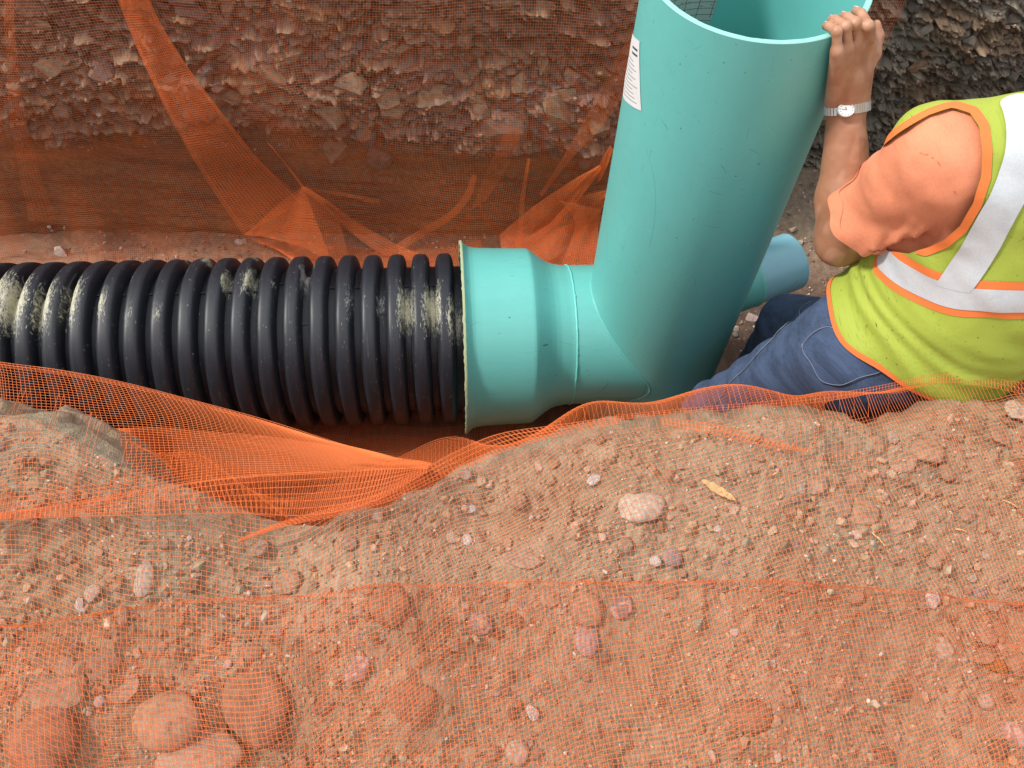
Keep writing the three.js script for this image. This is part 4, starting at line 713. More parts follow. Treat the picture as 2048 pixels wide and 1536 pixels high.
// part of a mesh where the field is positive, cut cleanly across triangles; lifted along the normal
function cut(M, g, lift = 0, colour, uvf) {
  const n = M.pos.length / 3, G = new Float32Array(n), p = V3(); for (let i = 0; i < n; i++) { p.set(M.pos[i * 3], M.pos[i * 3 + 1], M.pos[i * 3 + 2]); G[i] = g ? g(p) : 1; }
  const pos = [], nor = [], idx = [], map = new Map();
  const vert = (a, b, t) => { const key = t === 0 ? a : (a < b ? a * n + b + n : b * n + a + n); let q = map.get(key); if (q !== undefined) return q; q = pos.length / 3; const N = [0, 0, 0], P = [0, 0, 0]; for (let k = 0; k < 3; k++) { P[k] = lerp(M.pos[a * 3 + k], M.pos[b * 3 + k], t); N[k] = lerp(M.nor[a * 3 + k], M.nor[b * 3 + k], t); } const l = Math.hypot(...N) || 1; for (let k = 0; k < 3; k++) { N[k] /= l; pos.push(P[k] + N[k] * lift); nor.push(N[k]); } map.set(key, q); return q; };
  for (let f = 0; f < M.idx.length; f += 3) {
    const v = [M.idx[f], M.idx[f + 1], M.idx[f + 2]]; const poly = [];
    for (let k = 0; k < 3; k++) { const a = v[k], b = v[(k + 1) % 3]; if (G[a] > 0) poly.push(vert(a, a, 0)); if ((G[a] > 0) !== (G[b] > 0)) { poly.push(a < b ? vert(a, b, G[a] / (G[a] - G[b])) : vert(b, a, G[b] / (G[b] - G[a]))); } }
    for (let k = 1; k < poly.length - 1; k++) idx.push(poly[0], poly[k], poly[k + 1]);
  }
  const ex = { normal: nor }; if (colour) { ex.color = []; const c = [0, 0, 0]; for (let i = 0; i < pos.length; i += 3) { p.set(pos[i], pos[i + 1], pos[i + 2]); colour(p, c); ex.color.push(c[0], c[1], c[2]); } }
  if (uvf) { ex.uv = []; for (let i = 0; i < pos.length; i += 3) { p.set(pos[i], pos[i + 1], pos[i + 2]); const q = uvf(p); ex.uv.push(q[0], q[1]); } }
  return geom(pos, idx, ex);
}
function capsule(p, a, b, ra, rb) { const bx = b.x - a.x, by = b.y - a.y, bz = b.z - a.z, px = p.x - a.x, py = p.y - a.y, pz = p.z - a.z, t = clamp((px * bx + py * by + pz * bz) / (bx * bx + by * by + bz * bz), 0, 1); return Math.hypot(px - bx * t, py - by * t, pz - bz * t) - lerp(ra, rb, t); }
function cast(px, py, sdf, t0 = 0.8) { const r = ray(px, py), l = r.length(), p = V3(); let t = t0; for (let i = 0; i < 400; i++) { p.copy(r).multiplyScalar(t); p.y += CAM_H; const d = sdf(p); if (d < 0.0008) return p; t += Math.max(0.0008, d * 0.5) / l; if (t > 3) break; } return null; }
function polyField(pts, n) {                              // signed distance (positive inside) to a polygon laid in the plane across n
  const c = pts.reduce((s, p) => s.add(p), V3()).multiplyScalar(1 / pts.length), e1 = V3(n.z, 0, -n.x).normalize(), e2 = n.clone().cross(e1), Q = pts.map(p => { const d = p.clone().sub(c); return [d.dot(e1), d.dot(e2)]; });
  return p => { const dx = p.x - c.x, dy = p.y - c.y, dz = p.z - c.z; const back = dx * n.x + dy * n.y + dz * n.z + 0.16; const x = dx * e1.x + dy * e1.y + dz * e1.z, y = dx * e2.x + dy * e2.y + dz * e2.z; let d = 9, ins = false; for (let i = 0, j = Q.length - 1; i < Q.length; j = i++) { const [ax, ay] = Q[i], [bx, by] = Q[j], ex = bx - ax, ey = by - ay, t = clamp(((x - ax) * ex + (y - ay) * ey) / (ex * ex + ey * ey), 0, 1); d = Math.min(d, Math.hypot(x - ax - ex * t, y - ay - ey * t)); if ((ay > y) !== (by > y) && x < (bx - ax) * (y - ay) / (by - ay) + ax) ins = !ins; } return Math.min(ins ? d : -d, back); };
}
function lineDist(pts) { const q = new THREE.CatmullRomCurve3(pts).getPoints(pts.length * 6); return p => { let d = 9; for (let i = 0; i < q.length - 1; i++) { const a = q[i], b = q[i + 1]; if (Math.abs(p.x - a.x) + Math.abs(p.y - a.y) + Math.abs(p.z - a.z) > 0.25) continue; d = Math.min(d, capsule(p, a, b, 0, 0)); } return d; }; }

const Rr = V3(0.9995, 0, -0.03), Ff = V3(-0.03, 0, -0.9995), UP = V3(0, 1, 0);       // the worker's right and front
const SL = at(1880, 318, 1.30), EL = at(1688, 474, 1.58), WL = at(1692, 218, 1.495);
const MS = SL.clone().addScaledVector(Rr, 0.235).add(V3(0, -0.01, 0)), SR = SL.clone().addScaledVector(Rr, 0.42).add(V3(0, -0.05, 0.02));
const HL = at(1672, 705, 1.67), HR = HL.clone().addScaledVector(Rr, 0.17), PC = HL.clone().lerp(HR, 0.5).addScaledVector(Rr, 0.05).add(V3(0, 0.02, 0));
const AX = MS.clone().sub(PC), AL = AX.length(), AU = AX.clone().normalize();
const KL = at(1432, 826, 2.07), KR = V3(0.69, 0.47, -1.13), AKL = V3(0.52, 0.09, -0.93), AKR = V3(0.66, 0.09, -1.12);
const wA = pw([[0, 0.166], [0.3, 0.158], [0.7, 0.178], [0.9, 0.172], [1.0, 0.13]]), wB = pw([[0, 0.135], [0.3, 0.148], [0.6, 0.138], [0.85, 0.115], [1, 0.08]]);
function torso(p, grow) {
  const qx = p.x - PC.x, qy = p.y - PC.y, qz = p.z - PC.z, l = qx * AU.x + qy * AU.y + qz * AU.z, t = clamp(l / AL, 0, 1), cx = qx - AU.x * AL * t, cy = qy - AU.y * AL * t, cz = qz - AU.z * AL * t;
  const a = cx * Rr.x + cz * Rr.z, b = cx * Ff.x + cz * Ff.z, e = l - t * AL, A = wA(t) + grow, Bq = wB(t) + grow, k = Math.hypot(a / A, b / Bq, e / (0.07 + grow));
  let d = (k - 1) * Math.min(A, Bq);
  d = smin(d, capsule(p, SL, SR, 0.058 + grow, 0.058 + grow), 0.09);
  return d;
}
const level = p => (p.x - PC.x) * AU.x + (p.y - PC.y) * AU.y + (p.z - PC.z) * AU.z;
const g = new THREE.Group(); const persons = g;
{
  // ---- hand
  const mcp = [[1738, 92], [1717, 95], [1695, 98], [1674, 103]], pip = [[1737, 52], [1712, 46], [1692, 53], [1674, 63]], dip = [[1722, 27], [1694, 35], [1670, 40], [1658, 53]], tip = [[1711, 22], [1686, 33], [1662, 40], [1651, 52]];
  const fr = [0.0088, 0.0091, 0.0088, 0.0080], F = [], nails = [];
  for (let i = 0; i < 4; i++) {
    const m = at(mcp[i][0], mcp[i][1], [1.418, 1.402, 1.388, 1.376][i]), a = atY(pip[i][0], pip[i][1], RIM_Y + 0.022), b = atY(dip[i][0], dip[i][1], RIM_Y + 0.014), c = atY(tip[i][0], tip[i][1], RIM_Y - 0.006);
    F.push([m, a, b, c, fr[i]]); nails.push([c, b, fr[i]]);
  }
  const th = [at(1718, 155, 1.472), at(1746, 108, 1.452), at(1754, 72, 1.445), at(1752, 50, 1.437)];
  const palmMid = WL.clone().lerp(F[1][0], 0.5);
  const hand = p => {
    let fs = 9, d = capsule(p, WL, palmMid, 0.027, 0.026);
    for (let i = 0; i < 4; i++) { const [m, a, b, c, r] = F[i]; d = smin(d, capsule(p, handRoot[i], m, 0.0190, r * 1.36), 0.014); let f = capsule(p, m, a, r * 1.06, r * 0.96); f = smin(f, p.distanceTo(a) - r * 1.03, 0.004); f = smin(f, capsule(p, a, b, r * 0.97, r * 0.90), 0.003); f = smin(f, capsule(p, b, c, r * 0.90, r * 0.78), 0.003); fs = Math.min(fs, f); }
    d = smin(d, fs, 0.006); let t = capsule(p, th[0], th[1], 0.018, 0.013); t = smin(t, capsule(p, th[1], th[2], 0.0125, 0.011), 0.006); t = smin(t, capsule(p, th[2], th[3], 0.011, 0.0085), 0.005); d = smin(d, t, 0.012);
    return d;
  };
  const handRoot = F.map((f, i) => WL.clone().addScaledVector(V3(1, 0, 0), [0.019, 0.007, -0.006, -0.018][i]).lerp(f[0], 0.16));
  const side = V3(1, 0, 0.12).normalize();
  const armL = p => {                                       // flattened towards the wrist
    let d = capsule(p, SL, EL, 0.058, 0.047); const m = EL.clone().lerp(WL, 0.30);
    const fo = Math.min(capsule(p, EL, m, 0.0485, 0.0495), 9); d = smin(d, fo, 0.02); d = smin(d, capsule(p, m, WL, 0.0480, 0.0310), 0.02);
    d = smin(d, capsule(p, EL.clone().add(V3(-0.012, -0.012, 0.014)), EL, 0.030, 0.03), 0.02);
    return d + 0.0006 * noise(p.x * 90, p.y * 90, p.z * 90);
  };
  const skinL = p => smin(armL(p), hand(p), 0.014);
  // ---- head, right arm
  const neck = MS.clone().add(V3(0.05, 0.065, 0)).addScaledVector(Ff, 0.0), head = neck.clone().add(V3(0.07, 0.125, 0)).addScaledVector(Ff, 0.02), ER = V3(1.20, 1.00, -1.18), WR = V3(1.38, 0.98, -1.32);
  const hl = (p) => { const d = p.clone().sub(head); return [d.dot(Rr), d.y, d.dot(Ff)]; };
  const headS = p => { const [a, y, b] = hl(p); let d = (Math.hypot(a / 0.075, y / 0.115, b / 0.098) - 1) * 0.075; d = smin(d, (Math.hypot(a / 0.055, (y + 0.065) / 0.055, (b - 0.035) / 0.06) - 1) * 0.055, 0.03); const P = (x, yy, z) => Math.hypot(Math.abs(a) - x, y - yy, b - z); d = smin(d, capsule(V3(a, y, b), V3(0, 0.01, 0.094), V3(0, -0.028, 0.112), 0.008, 0.013), 0.012); d = smin(d, P(0.076, -0.005, -0.005) - 0.018, 0.008); d = smax(d, -(P(0.031, 0.012, 0.105) - 0.017), 0.012); d = smin(d, P(0.031, 0.010, 0.085) - 0.0125, 0.003); d = smin(d, Math.hypot(a / 2.2, y + 0.062, b - 0.088) - 0.009, 0.008); return d; };
  const handR = p => { let d = capsule(p, WR, WR.clone().add(V3(0.06, -0.04, -0.05)), 0.026, 0.028); for (let i = 0; i < 4; i++) { const a = WR.clone().add(V3(0.075, -0.04 - 0.012 * i, -0.05 + 0.012 * i)), b = a.clone().add(V3(0.035, -0.03, -0.01)), c = b.clone().add(V3(0.0, -0.03, 0.008)); d = smin(d, smin(capsule(p, a, b, 0.0105, 0.009), capsule(p, b, c, 0.009, 0.0075), 0.004), 0.006); } const t0 = WR.clone().add(V3(0.03, 0.0, -0.05)); return smin(d, capsule(p, t0, t0.clone().add(V3(0.045, -0.01, -0.03)), 0.012, 0.009), 0.01); };
  const bodyRest = p => { let d = torso(p, -0.012); d = smin(d, capsule(p, MS, neck, 0.06, 0.056), 0.04); d = smin(d, capsule(p, neck, head, 0.055, 0.05), 0.03); d = Math.min(d, 9); d = smin(d, headS(p), 0.02); d = smin(d, capsule(p, SR, ER, 0.056, 0.046), 0.03); d = smin(d, capsule(p, ER, WR, 0.044, 0.029), 0.02); d = smin(d, handR(p), 0.012); return smin(d, armL(p), 0.03); };
  // skin: one continuous body; fine cells for arm and hand, coarser for the rest, split cleanly at the upper arm
  const split = p => capsule(p, EL.clone().lerp(SL, 0.45), SL, 0, 0) ; const armDir = EL.clone().sub(SL).normalize(), cutAt = p => (p.x - SL.x) * armDir.x + (p.y - SL.y) * armDir.y + (p.z - SL.z) * armDir.z - 0.09, keepArm = p => Math.max(cutAt(p), capsule(p, SL, EL, 0, 0) - Math.min(capsule(p, EL, WL, 0, 0), capsule(p, WL, F[1][1], 0, 0)));
  const skinC = (p, c) => { const n = fbm(p.x * 30, p.y * 30, p.z * 30, 3), f = fbm(p.x * 150, p.y * 150, p.z * 150, 2), v = noise(p.x * 55, p.y * 22, p.z * 55); mixc(c, [0.44, 0.225, 0.138], [0.36, 0.158, 0.088], sstep(-0.25, 0.35, n)); const fore = sstep(0.02, 0.10, p.distanceTo(WL)) * (p.y < WL.y ? 1 : 0); mixc(c, c, [0.31, 0.135, 0.068], 0.75 * fore); mixc(c, c, [0.30, 0.13, 0.07], 0.45 * sstep(0.12, 0.45, f)); mixc(c, c, [0.58, 0.34, 0.23], 0.3 * sstep(0.1, 0.5, v)); };
  const lo = V3(Math.min(EL.x, WL.x) - 0.09, EL.y - 0.09, Math.min(F[0][3].z, F[3][3].z) - 0.05), hi = V3(Math.max(SL.x, th[2].x) + 0.06, RIM_Y + 0.06, EL.z + 0.09);
  const armM = surfNet(skinL, lo, hi, 0.0027);
  const restM = surfNet(bodyRest, V3(SL.x - 0.12, PC.y - 0.02, -1.52), V3(1.56, head.y + 0.15, SL.z + 0.2), 0.009);
  const restM2 = surfNet(headS, V3(head.x - 0.14, head.y - 0.15, head.z - 0.14), V3(head.x + 0.14, head.y + 0.15, head.z + 0.14), 0.005);
  const gA = cut(armM, p => keepArm(p), 0, skinC), gB = cut(restM, p => -keepArm(p), 0, skinC);
  const merge = (list) => { let n = 0, m = 0; list.forEach(q => { n += q.attributes.position.count; m += q.index.count; }); const P = new Float32Array(n * 3), N = new Float32Array(n * 3), C = new Float32Array(n * 3), I = new Uint32Array(m); let o = 0, k = 0; list.forEach(q => { P.set(q.attributes.position.array, o * 3); N.set(q.attributes.normal.array, o * 3); C.set(q.attributes.color.array, o * 3); for (let i = 0; i < q.index.count; i++) I[k++] = q.index.array[i] + o; o += q.attributes.position.count; }); return geom(P, I, { normal: N, color: C }); };
  const skinMat = new THREE.MeshPhysicalMaterial({ vertexColors: true, roughness: 0.52, side: THREE.DoubleSide, sheen: 0.15, sheenRoughness: 0.5 });
  const body = part(g, 'body', merge([gA, gB]), skinMat);
  const nm = mat(0.66, 0.44, 0.36, 0.3);
  for (const [c, b, r] of nails) { const q = new THREE.SphereGeometry(1, 14, 10), d = c.clone().sub(b).normalize(), up = V3(0, 1, 0.45).addScaledVector(d, -V3(0, 1, 0.45).dot(d)).normalize(), s = d.clone().cross(up); const m = part(body, 'fingernail', q, nm); const M = new THREE.Matrix4().makeBasis(s.multiplyScalar(r * 0.62), up.clone().multiplyScalar(0.0014), d.clone().multiplyScalar(r * 0.85)); M.setPosition(c.clone().addScaledVector(up, r * 0.74).addScaledVector(d, r * 0.05)); m.applyMatrix4(M); }
  // hair
  part(g, 'hair', cut(restM2, p => { const [a, y, b] = hl(p); return y - 0.035 + (b > 0 ? b * 0.6 : b * 0.9) + 0.006 * noise(p.x * 90, p.y * 90, p.z * 90); }, 0.006), mat(0.16, 0.13, 0.11, 0.85));

  // ---- t-shirt
  const sleeveEnd = SL.clone().lerp(EL, 0.70), sDir = EL.clone().sub(SL).normalize();
  const shirt = p => { let d = torso(p, 0.006); const l = (p.x - SL.x) * sDir.x + (p.y - SL.y) * sDir.y + (p.z - SL.z) * sDir.z, k = sstep(0.03, 0.14, l); const ang = Math.atan2(p.y - SL.y - sDir.y * l, p.x - SL.x - sDir.x * l); const w = 0.005 * noise(p.x * 20 + p.y * 10, p.y * 16, p.z * 20) + k * (0.0062 * Math.sin(ang * 3 + l * 26 + 2.5 * noise(p.x * 12, p.y * 12, p.z * 12)) + 0.0035 * Math.sin(ang * 7 - l * 40 + 4 * noise(p.x * 9 + 3, p.y * 9, p.z * 9))) + 0.0022 * noise(p.x * 60 + p.y * 30, p.y * 40, p.z * 50); d = smin(d, capsule(p, SL, sleeveEnd.clone().addScaledVector(sDir, 0.05), 0.067, 0.077), 0.05); const sr = SR.clone().lerp(ER, 0.6); d = smin(d, capsule(p, SR, sr, 0.07, 0.072), 0.05); return d + w; };
  const shirtM = surfNet(shirt, V3(SL.x - 0.20, PC.y - 0.05, PC.z - 0.42), V3(SR.x + 0.34, SL.y + 0.17, PC.z + 0.22), 0.006);
  const keepSleeve = p => { const l = (p.x - SL.x) * sDir.x + (p.y - SL.y) * sDir.y + (p.z - SL.z) * sDir.z, q = p.distanceTo(SL), perp = Math.sqrt(Math.max(0, q * q - l * l)); const lim = SL.distanceTo(sleeveEnd) + 0.010 * noise(p.x * 30, p.y * 30, p.z * 30); return perp < 0.12 && l > 0 ? lim - l : 0.1; };
  const keepSR = p => { const d = ER.clone().sub(SR).normalize(), l = (p.x - SR.x) * d.x + (p.y - SR.y) * d.y + (p.z - SR.z) * d.z; return 0.17 - l; };
  const neckCut = p => p.distanceTo(neck) - 0.082;
  const cottonTex = noiseTex(256, (i, j, n) => { const v = 0.93 + 0.14 * (tnoise(i, j, n, 128, 71) - 0.5) + 0.10 * (tnoise(i, j, n, 10, 72) - 0.5); return [v, v, v]; }); cottonTex.repeat.set(6, 6);
  const uvB = p => [(p.x - PC.x) * Rr.x + (p.z - PC.z) * Rr.z, level(p)];
  const shirtMat = mat(0.76, 0.265, 0.140, 0.85, { map: cottonTex });
  const ts = part(g, 't_shirt', cut(shirtM, p => Math.min(keepSleeve(p), keepSR(p), neckCut(p), level(p) - 0.05), 0, null, uvB), shirtMat);
  ts.userData.label = 'orange short sleeved t-shirt';
  part(ts, 'sleeve_hem', cut(shirtM, p => { const k = keepSleeve(p), l = p.distanceTo(SL); return l < 0.35 && k < 0.09 ? 0.0125 - Math.abs(k - 0.0125) : -1; }, 0.0014, null, uvB), shirtMat);
  const C = (pts, s, t) => pts.map(q => cast(q[0], q[1], s, t)).filter(Boolean);
  const seamPts = C([[1838, 305], [1862, 312], [1885, 335], [1905, 372], [1918, 410]], shirt); if (seamPts.length > 2) { const ld = lineDist(seamPts); part(ts, 'seam', cut(shirtM, p => 0.0011 - ld(p), 0.0012), mat(0.62, 0.15, 0.06, 0.9)); }

  // ---- vest
  const foldN = p => { const lv = level(p), a = (p.x - PC.x) * Rr.x + (p.z - PC.z) * Rr.z; const low = sstep(0.20, 0.10, lv); return 0.0062 * noise(a * 7 + 3, lv * 9, p.z * 6) + 0.0070 * low * Math.sin(lv * 150 + a * 14 + 5 * noise(a * 6, lv * 10, 2)) * (0.4 + 0.6 * sstep(-0.2, 0.5, noise(a * 5 + 1, lv * 6, 5))) + 0.0034 * noise(a * 20 + lv * 9, lv * 30, 9) + 0.003 * Math.abs(noise(a * 11 - lv * 14, lv * 12 + a * 8, 4)); };
  const vest = p => { const lv = level(p); return torso(p, 0.024 + 0.014 * sstep(0.16, 0.02, lv)) + foldN(p); };
  const vestM = surfNet(vest, V3(PC.x - 0.30, PC.y - 0.03, PC.z - 0.44), V3(SR.x + 0.15, SL.y + 0.16, PC.z + 0.24), 0.0055);
  const an = V3(-0.50, 0.60, 0.45).normalize();
  const pc = SL.clone().addScaledVector(an, 0.05), onPlane = (px, py) => { const r = ray(px, py), o = V3(0, CAM_H, 0); return o.clone().addScaledVector(r, pc.clone().sub(o).dot(an) / r.dot(an)); };
  const holePts = [[1784, 278], [1826, 254], [1862, 233], [1905, 217], [1940, 228], [1960, 256], [1967, 305], [1963, 355], [1946, 405], [1915, 450], [1880, 478], [1840, 494], [1795, 507], [1740, 500], [1700, 420], [1715, 330], [1750, 295]].map(q => onPlane(q[0], q[1]));
  const hole = polyField(holePts, an);
  const holeR = p => 0.095 - Math.hypot((p.y - SR.y + 0.03) * 0.75, (p.x - SR.x) * Ff.x + (p.z - SR.z) * Ff.z) - (((p.x - SR.x) * Rr.x + (p.z - SR.z) * Rr.z) > -0.06 ? 0 : 1);
  const vneck = p => { const b = (p.x - MS.x) * Ff.x + (p.z - MS.z) * Ff.z, a = (p.x - MS.x) * Rr.x + (p.z - MS.z) * Rr.z; return Math.max(0.085 - p.distanceTo(neck), b > 0 ? 0.09 * sstep(0.18, 0.42, level(p)) - Math.abs(a) : -1); };
  const hemL = p => level(p) - 0.050 - 0.010 * noise(p.x * 9, p.z * 9);
  const vestKeep = p => Math.min(-hole(p), -holeR(p), -vneck(p), hemL(p));
  const stain = canvas(1024, 1024, (c, W, H) => { const R = rng(31); c.fillStyle = 'rgb(245,245,243)'; c.fillRect(0, 0, W, H); for (let i = 0; i < 900; i++) { const x = R() * W, y = R() * H; c.fillStyle = `rgba(110,100,50,${0.03 + 0.07 * R()})`; for (let k = 0; k < 12; k++) c.fillRect(x + (R() + R() - 1) * 40, y + (R() + R() - 1) * 40, 2 + R() * 7, 1 + R() * 3); } for (let i = 0; i < 420; i++) { const x = R() * W, y = R() * H; c.fillStyle = `rgba(50,45,30,${0.2 + 0.5 * R()})`; c.beginPath(); c.ellipse(x, y, 1 + 2.5 * R() * R(), 0.8 + 1.4 * R(), R() * 3, 0, 7); c.fill(); } c.strokeStyle = 'rgba(70,70,35,0.35)'; for (let i = 0; i < 40; i++) { const x = R() * W, y = R() * H; c.lineWidth = 0.6 + R(); c.beginPath(); c.moveTo(x, y); c.quadraticCurveTo(x + 30 * (R() - 0.5), y + 30 * (R() - 0.5), x + 50 * (R() - 0.5), y + 50 * (R() - 0.5)); c.stroke(); } });
  const uvV = p => { const q = uvB(p); return [q[0] * 1.9 + 0.5, q[1] * 1.9 + p.z * 0.5]; };
  const vm = mat(0.37, 0.45, 0.055, 0.75, { map: stain });
  const vg = part(g, 'safety_vest', cut(vestM, vestKeep, 0, null, uvV), vm); vg.userData.label = 'lime yellow safety vest with orange trim and silver bands';
  const orange = mat(0.76, 0.18, 0.04, 0.75), silver = mat(0.60, 0.63, 0.66, 0.42, { map: cottonTex, metalness: 0.15 });
  part(vg, 'armhole_trim', cut(vestM, p => Math.min(0.0060 - Math.abs(-hole(p) - 0.0055), -holeR(p), -vneck(p), hemL(p), 0.17 - p.distanceTo(pc)), 0.0022), orange);
  part(vg, 'hem_trim', cut(vestM, p => Math.min(0.0045 - Math.abs(hemL(p) - 0.0035), -hole(p)), 0.0016), orange);
  const band = C([[1700, 440], [1735, 475], [1770, 515], [1830, 562], [1905, 592], [1980, 602], [2048, 603], [2110, 600], [2170, 590]], vest);
  const bl = lineDist(band), lev0 = p => level(p);
  const bandF = (p, w) => { const d = bl(p); return w - d; };
  part(vg, 'orange_band', cut(vestM, p => Math.min(bandF(p, 0.0350), vestKeep(p)), 0.0014), orange);
  part(vg, 'reflective_band', cut(vestM, p => Math.min(bandF(p, 0.0212), vestKeep(p)), 0.0028, null, uvB), silver);
  const strap = C([[1905, 578], [1950, 512], [1995, 430], [2035, 345], [2050, 270], [2046, 225], [2040, 208]], vest);
  if (strap.length > 2) { const sl = lineDist(strap); part(vg, 'reflective_band', cut(vestM, p => Math.min(0.0250 - sl(p), vestKeep(p), bl(p) - 0.012), 0.0034, null, uvB), silver); }

  // ---- jeans
  const jeans = p => {
    let d = torso(p, 0.004); d = Math.max(d, level(p) - 0.14);
    let l = smin(capsule(p, HL.clone().add(V3(0.01, 0.02, 0)), KL, 0.098, 0.073), capsule(p, KL, AKL, 0.072, 0.064), 0.03), r = smin(capsule(p, HR, KR, 0.098, 0.075), capsule(p, KR, AKR, 0.072, 0.064), 0.03);
    d = smin(d, l, 0.06); d = smin(d, r, 0.05); const bt = HL.clone().addScaledVector(Ff, -0.035).add(V3(0.03, 0.02, 0)); d = smin(d, p.distanceTo(bt) - 0.105, 0.06);
    const k = sstep(0.16, 0.03, p.distanceTo(KL)) * 0.5 + 0.5;
    return d + k * (0.0055 * noise(p.x * 16 + p.y * 8, p.y * 13, p.z * 16) + 0.004 * Math.sin((p.y * 1.0 + p.x * 0.7) * 70 + 4 * noise(p.x * 8, p.y * 8, p.z * 8)));
  };
  const jm = surfNet(jeans, V3(KL.x - 0.13, 0.06, -1.28), V3(PC.x + 0.24, PC.y + 0.19, PC.z + 0.22), 0.0065);
  const denim = noiseTex(512, (i, j, n) => { const tw = 0.5 + 0.5 * Math.sin((i + j) / n * 6.2832 * 90), v = 0.74 + 0.16 * tw + 0.34 * (tnoise(i, j, n, 200, 81) - 0.5) + 0.40 * (tnoise(i, j, n, 14, 82) - 0.5) + 0.3 * (tnoise(i, j, n, 40, 83) - 0.5); return [v, v, v * 0.97 + 0.03]; }); denim.repeat.set(4, 4);
  const uvJ = p => [p.x * 0.8 - p.z * 0.6, p.y];
  const jmat = mat(0.058, 0.092, 0.175, 0.88, { map: denim });
  const jg = part(g, 'jeans', cut(jm, p => Math.min(0.13 - level(p), p.y - 0.075), 0, null, uvJ), jmat); jg.userData.label = 'worn blue denim jeans';
  const nrmOf = (f, p) => { const e = 0.004; return V3(f(V3(p.x + e, p.y, p.z)) - f(V3(p.x - e, p.y, p.z)), f(V3(p.x, p.y + e, p.z)) - f(V3(p.x, p.y - e, p.z)), f(V3(p.x, p.y, p.z + e)) - f(V3(p.x, p.y, p.z - e))).normalize(); };
  const stMat = mat(0.17, 0.20, 0.25, 0.8);
  const stitch = (pts, closed, off, k = 1) => { const c = pts.reduce((a, p) => a.add(p), V3()).multiplyScalar(1 / pts.length), src = pts.map(p => p.clone().lerp(c, closed ? 1 - 0.97 * k : 0)), q = new THREE.CatmullRomCurve3(src, closed, 'centripetal', 0.2).getPoints(90).map(p => { const n = nrmOf(jeans, p); return p.addScaledVector(n, -jeans(p) + off); }); part(jg, 'stitching', new THREE.TubeGeometry(new THREE.CatmullRomCurve3(q, closed), 180, 0.0008, 5, closed), stMat); };
  const pk = C([[1603, 690], [1655, 650], [1690, 668], [1740, 712], [1770, 742], [1720, 758], [1680, 772], [1644, 765], [1620, 728]], jeans);
  if (pk.length > 6) { const n = V3(-0.35, 0.55, 0.75).normalize(), f = polyField(pk, n); part(jg, 'back_pocket', cut(jm, p => f(p), 0.0028, null, uvJ), mat(0.052, 0.085, 0.165, 0.88, { map: denim })); stitch(pk, true, 0.0040, 0.93); }
  const seam = C([[1622, 604], [1600, 622], [1570, 652], [1540, 684], [1510, 715], [1480, 748], [1450, 785], [1425, 812]], jeans);
  if (seam.length > 3) { const ld = lineDist(seam); part(jg, 'side_seam', cut(jm, p => 0.0028 - ld(p), 0.0018, null, uvJ), mat(0.16, 0.21, 0.30, 0.85, { map: denim })); stitch(seam, false, 0.0026); }
  // ---- boots (hidden by the bank from here)
  for (const [a, f] of [[AKL, 1], [AKR, 2]]) { const toe = a.clone().addScaledVector(Ff, 0.02).add(V3(0.10, -0.05, -0.07)); const b = p => { let d = capsule(p, a, a.clone().setY(0.05), 0.066, 0.052); d = smin(d, capsule(p, a.clone().setY(0.045), toe.clone().setY(0.04), 0.045, 0.038), 0.03); return Math.max(d, 0.012 - p.y); }; part(g, 'boot', cut(surfNet(b, V3(Math.min(a.x, toe.x) - 0.09, -0.01, Math.min(a.z, toe.z) - 0.09), V3(Math.max(a.x, toe.x) + 0.09, 0.17, Math.max(a.z, toe.z) + 0.09), 0.008)), mat(0.16, 0.10, 0.06, 0.8)); }
  // ---- wristwatch
  {
    const arm = WL.clone().sub(EL).normalize(), wc = cast(1691, 220, skinL, 1.2) || WL.clone(), view = V3(0, CAM_H, 0).sub(wc).normalize(), nrm = view.clone().addScaledVector(arm, -view.dot(arm)).normalize(), sd = arm.clone().cross(nrm).normalize();
    const wg = new THREE.Group(); wg.name = 'wristwatch'; g.add(wg); wg.userData.label = 'round silver wristwatch with a white dial and expanding metal strap';
    const B = new THREE.Matrix4().makeBasis(sd.clone().negate(), arm, nrm); wg.quaternion.setFromRotationMatrix(B); wg.position.copy(wc);
    const steel = mat(0.60, 0.60, 0.59, 0.38, { metalness: 0.55 });
    const lath = (pr, seg) => new THREE.LatheGeometry(pr.map(q => new THREE.Vector2(q[0], q[1])), seg).rotateX(Math.PI / 2);
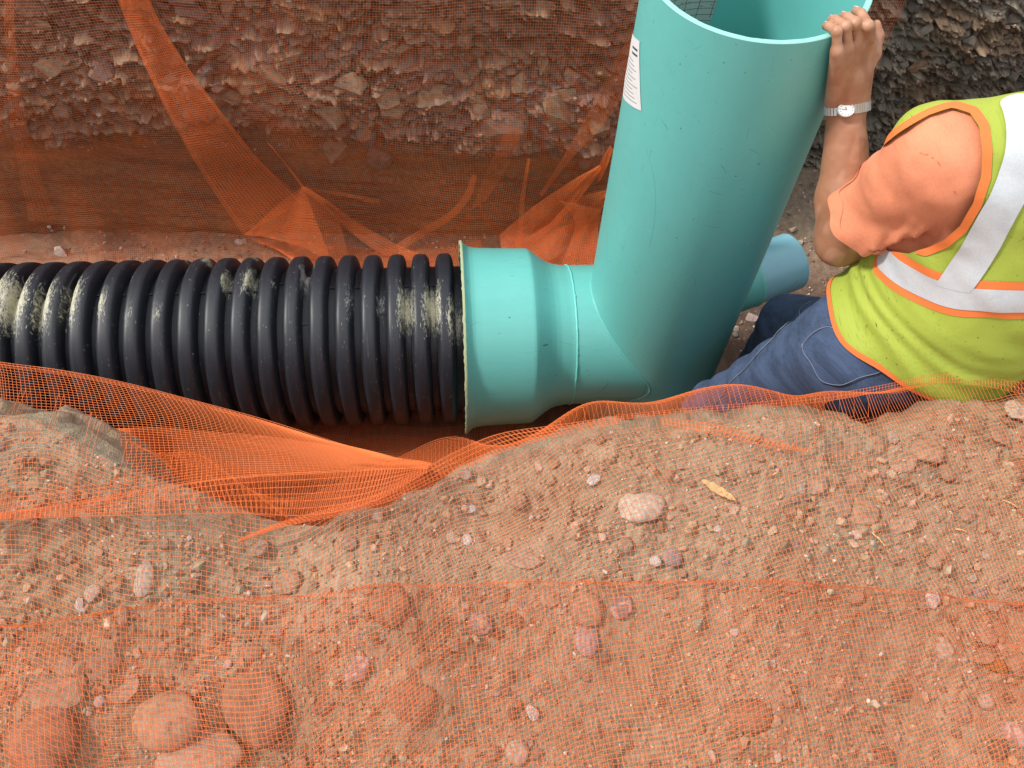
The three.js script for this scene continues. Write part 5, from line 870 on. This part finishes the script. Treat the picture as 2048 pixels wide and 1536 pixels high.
    part(wg, 'case', lath([[0.0001, -0.003], [0.0135, -0.003], [0.0152, -0.001], [0.0156, 0.0025], [0.0148, 0.0052], [0.0132, 0.0060], [0.0128, 0.0050]], 48), steel);
    part(wg, 'dial', lath([[0.0128, 0.0050], [0.0001, 0.0050]], 40), mat(0.86, 0.86, 0.86, 0.35));
    const ink = mat(0.12, 0.12, 0.13, 0.5);
    for (let i = 0; i < 12; i++) { const b = new THREE.BoxGeometry(0.0010, 0.0021, 0.0003); b.translate(0, 0.0106, 0.0053); b.rotateZ(i * Math.PI / 6); part(wg, 'hour_mark', b, ink); }
    for (const [l, a, w] of [[0.0092, 1.55, 0.0009], [0.0066, 0.45, 0.0012]]) { const b = new THREE.BoxGeometry(w, l, 0.0003); b.translate(0, l * 0.42, 0.0056); b.rotateZ(a); part(wg, 'hand', b, ink); }
    const crown = new THREE.CylinderGeometry(0.0017, 0.0017, 0.003, 12); crown.translate(0, 0.0168, 0.002); part(wg, 'crown', crown, steel);
    // strap: narrow links wrapped round the wrist, following the skin
    const axisP = WL.clone().addScaledVector(arm, wc.clone().sub(WL).dot(arm)), nL = 46;
    for (let i = 0; i < nL; i++) {
      const t = i / nL * 2 * Math.PI; if (Math.cos(t) > 0.93) continue;
      const dir = nrm.clone().multiplyScalar(Math.cos(t)).addScaledVector(sd, Math.sin(t)); let r = 0.06; const q = V3(); for (; r > 0.015; r -= 0.0005) { q.copy(axisP).addScaledVector(dir, r); if (skinL(q) < 0.0008) break; }
      const b = new THREE.BoxGeometry(0.0042, 0.0155, 0.0018); const m = part(wg, 'strap_link', b, steel); const tan = arm.clone().cross(dir); const M = new THREE.Matrix4().makeBasis(tan, arm, dir); M.setPosition(axisP.clone().addScaledVector(dir, r + 0.0012));
      const inv = new THREE.Matrix4().compose(wg.position, wg.quaternion, V3(1, 1, 1)).invert(); m.applyMatrix4(inv.multiply(M));
    }
    shade(wg);
  }
  top(g, 'person', 'person in lime vest, orange t-shirt and jeans gripping the riser rim with one hand', 'person');
}

renderer.render(scene, camera);
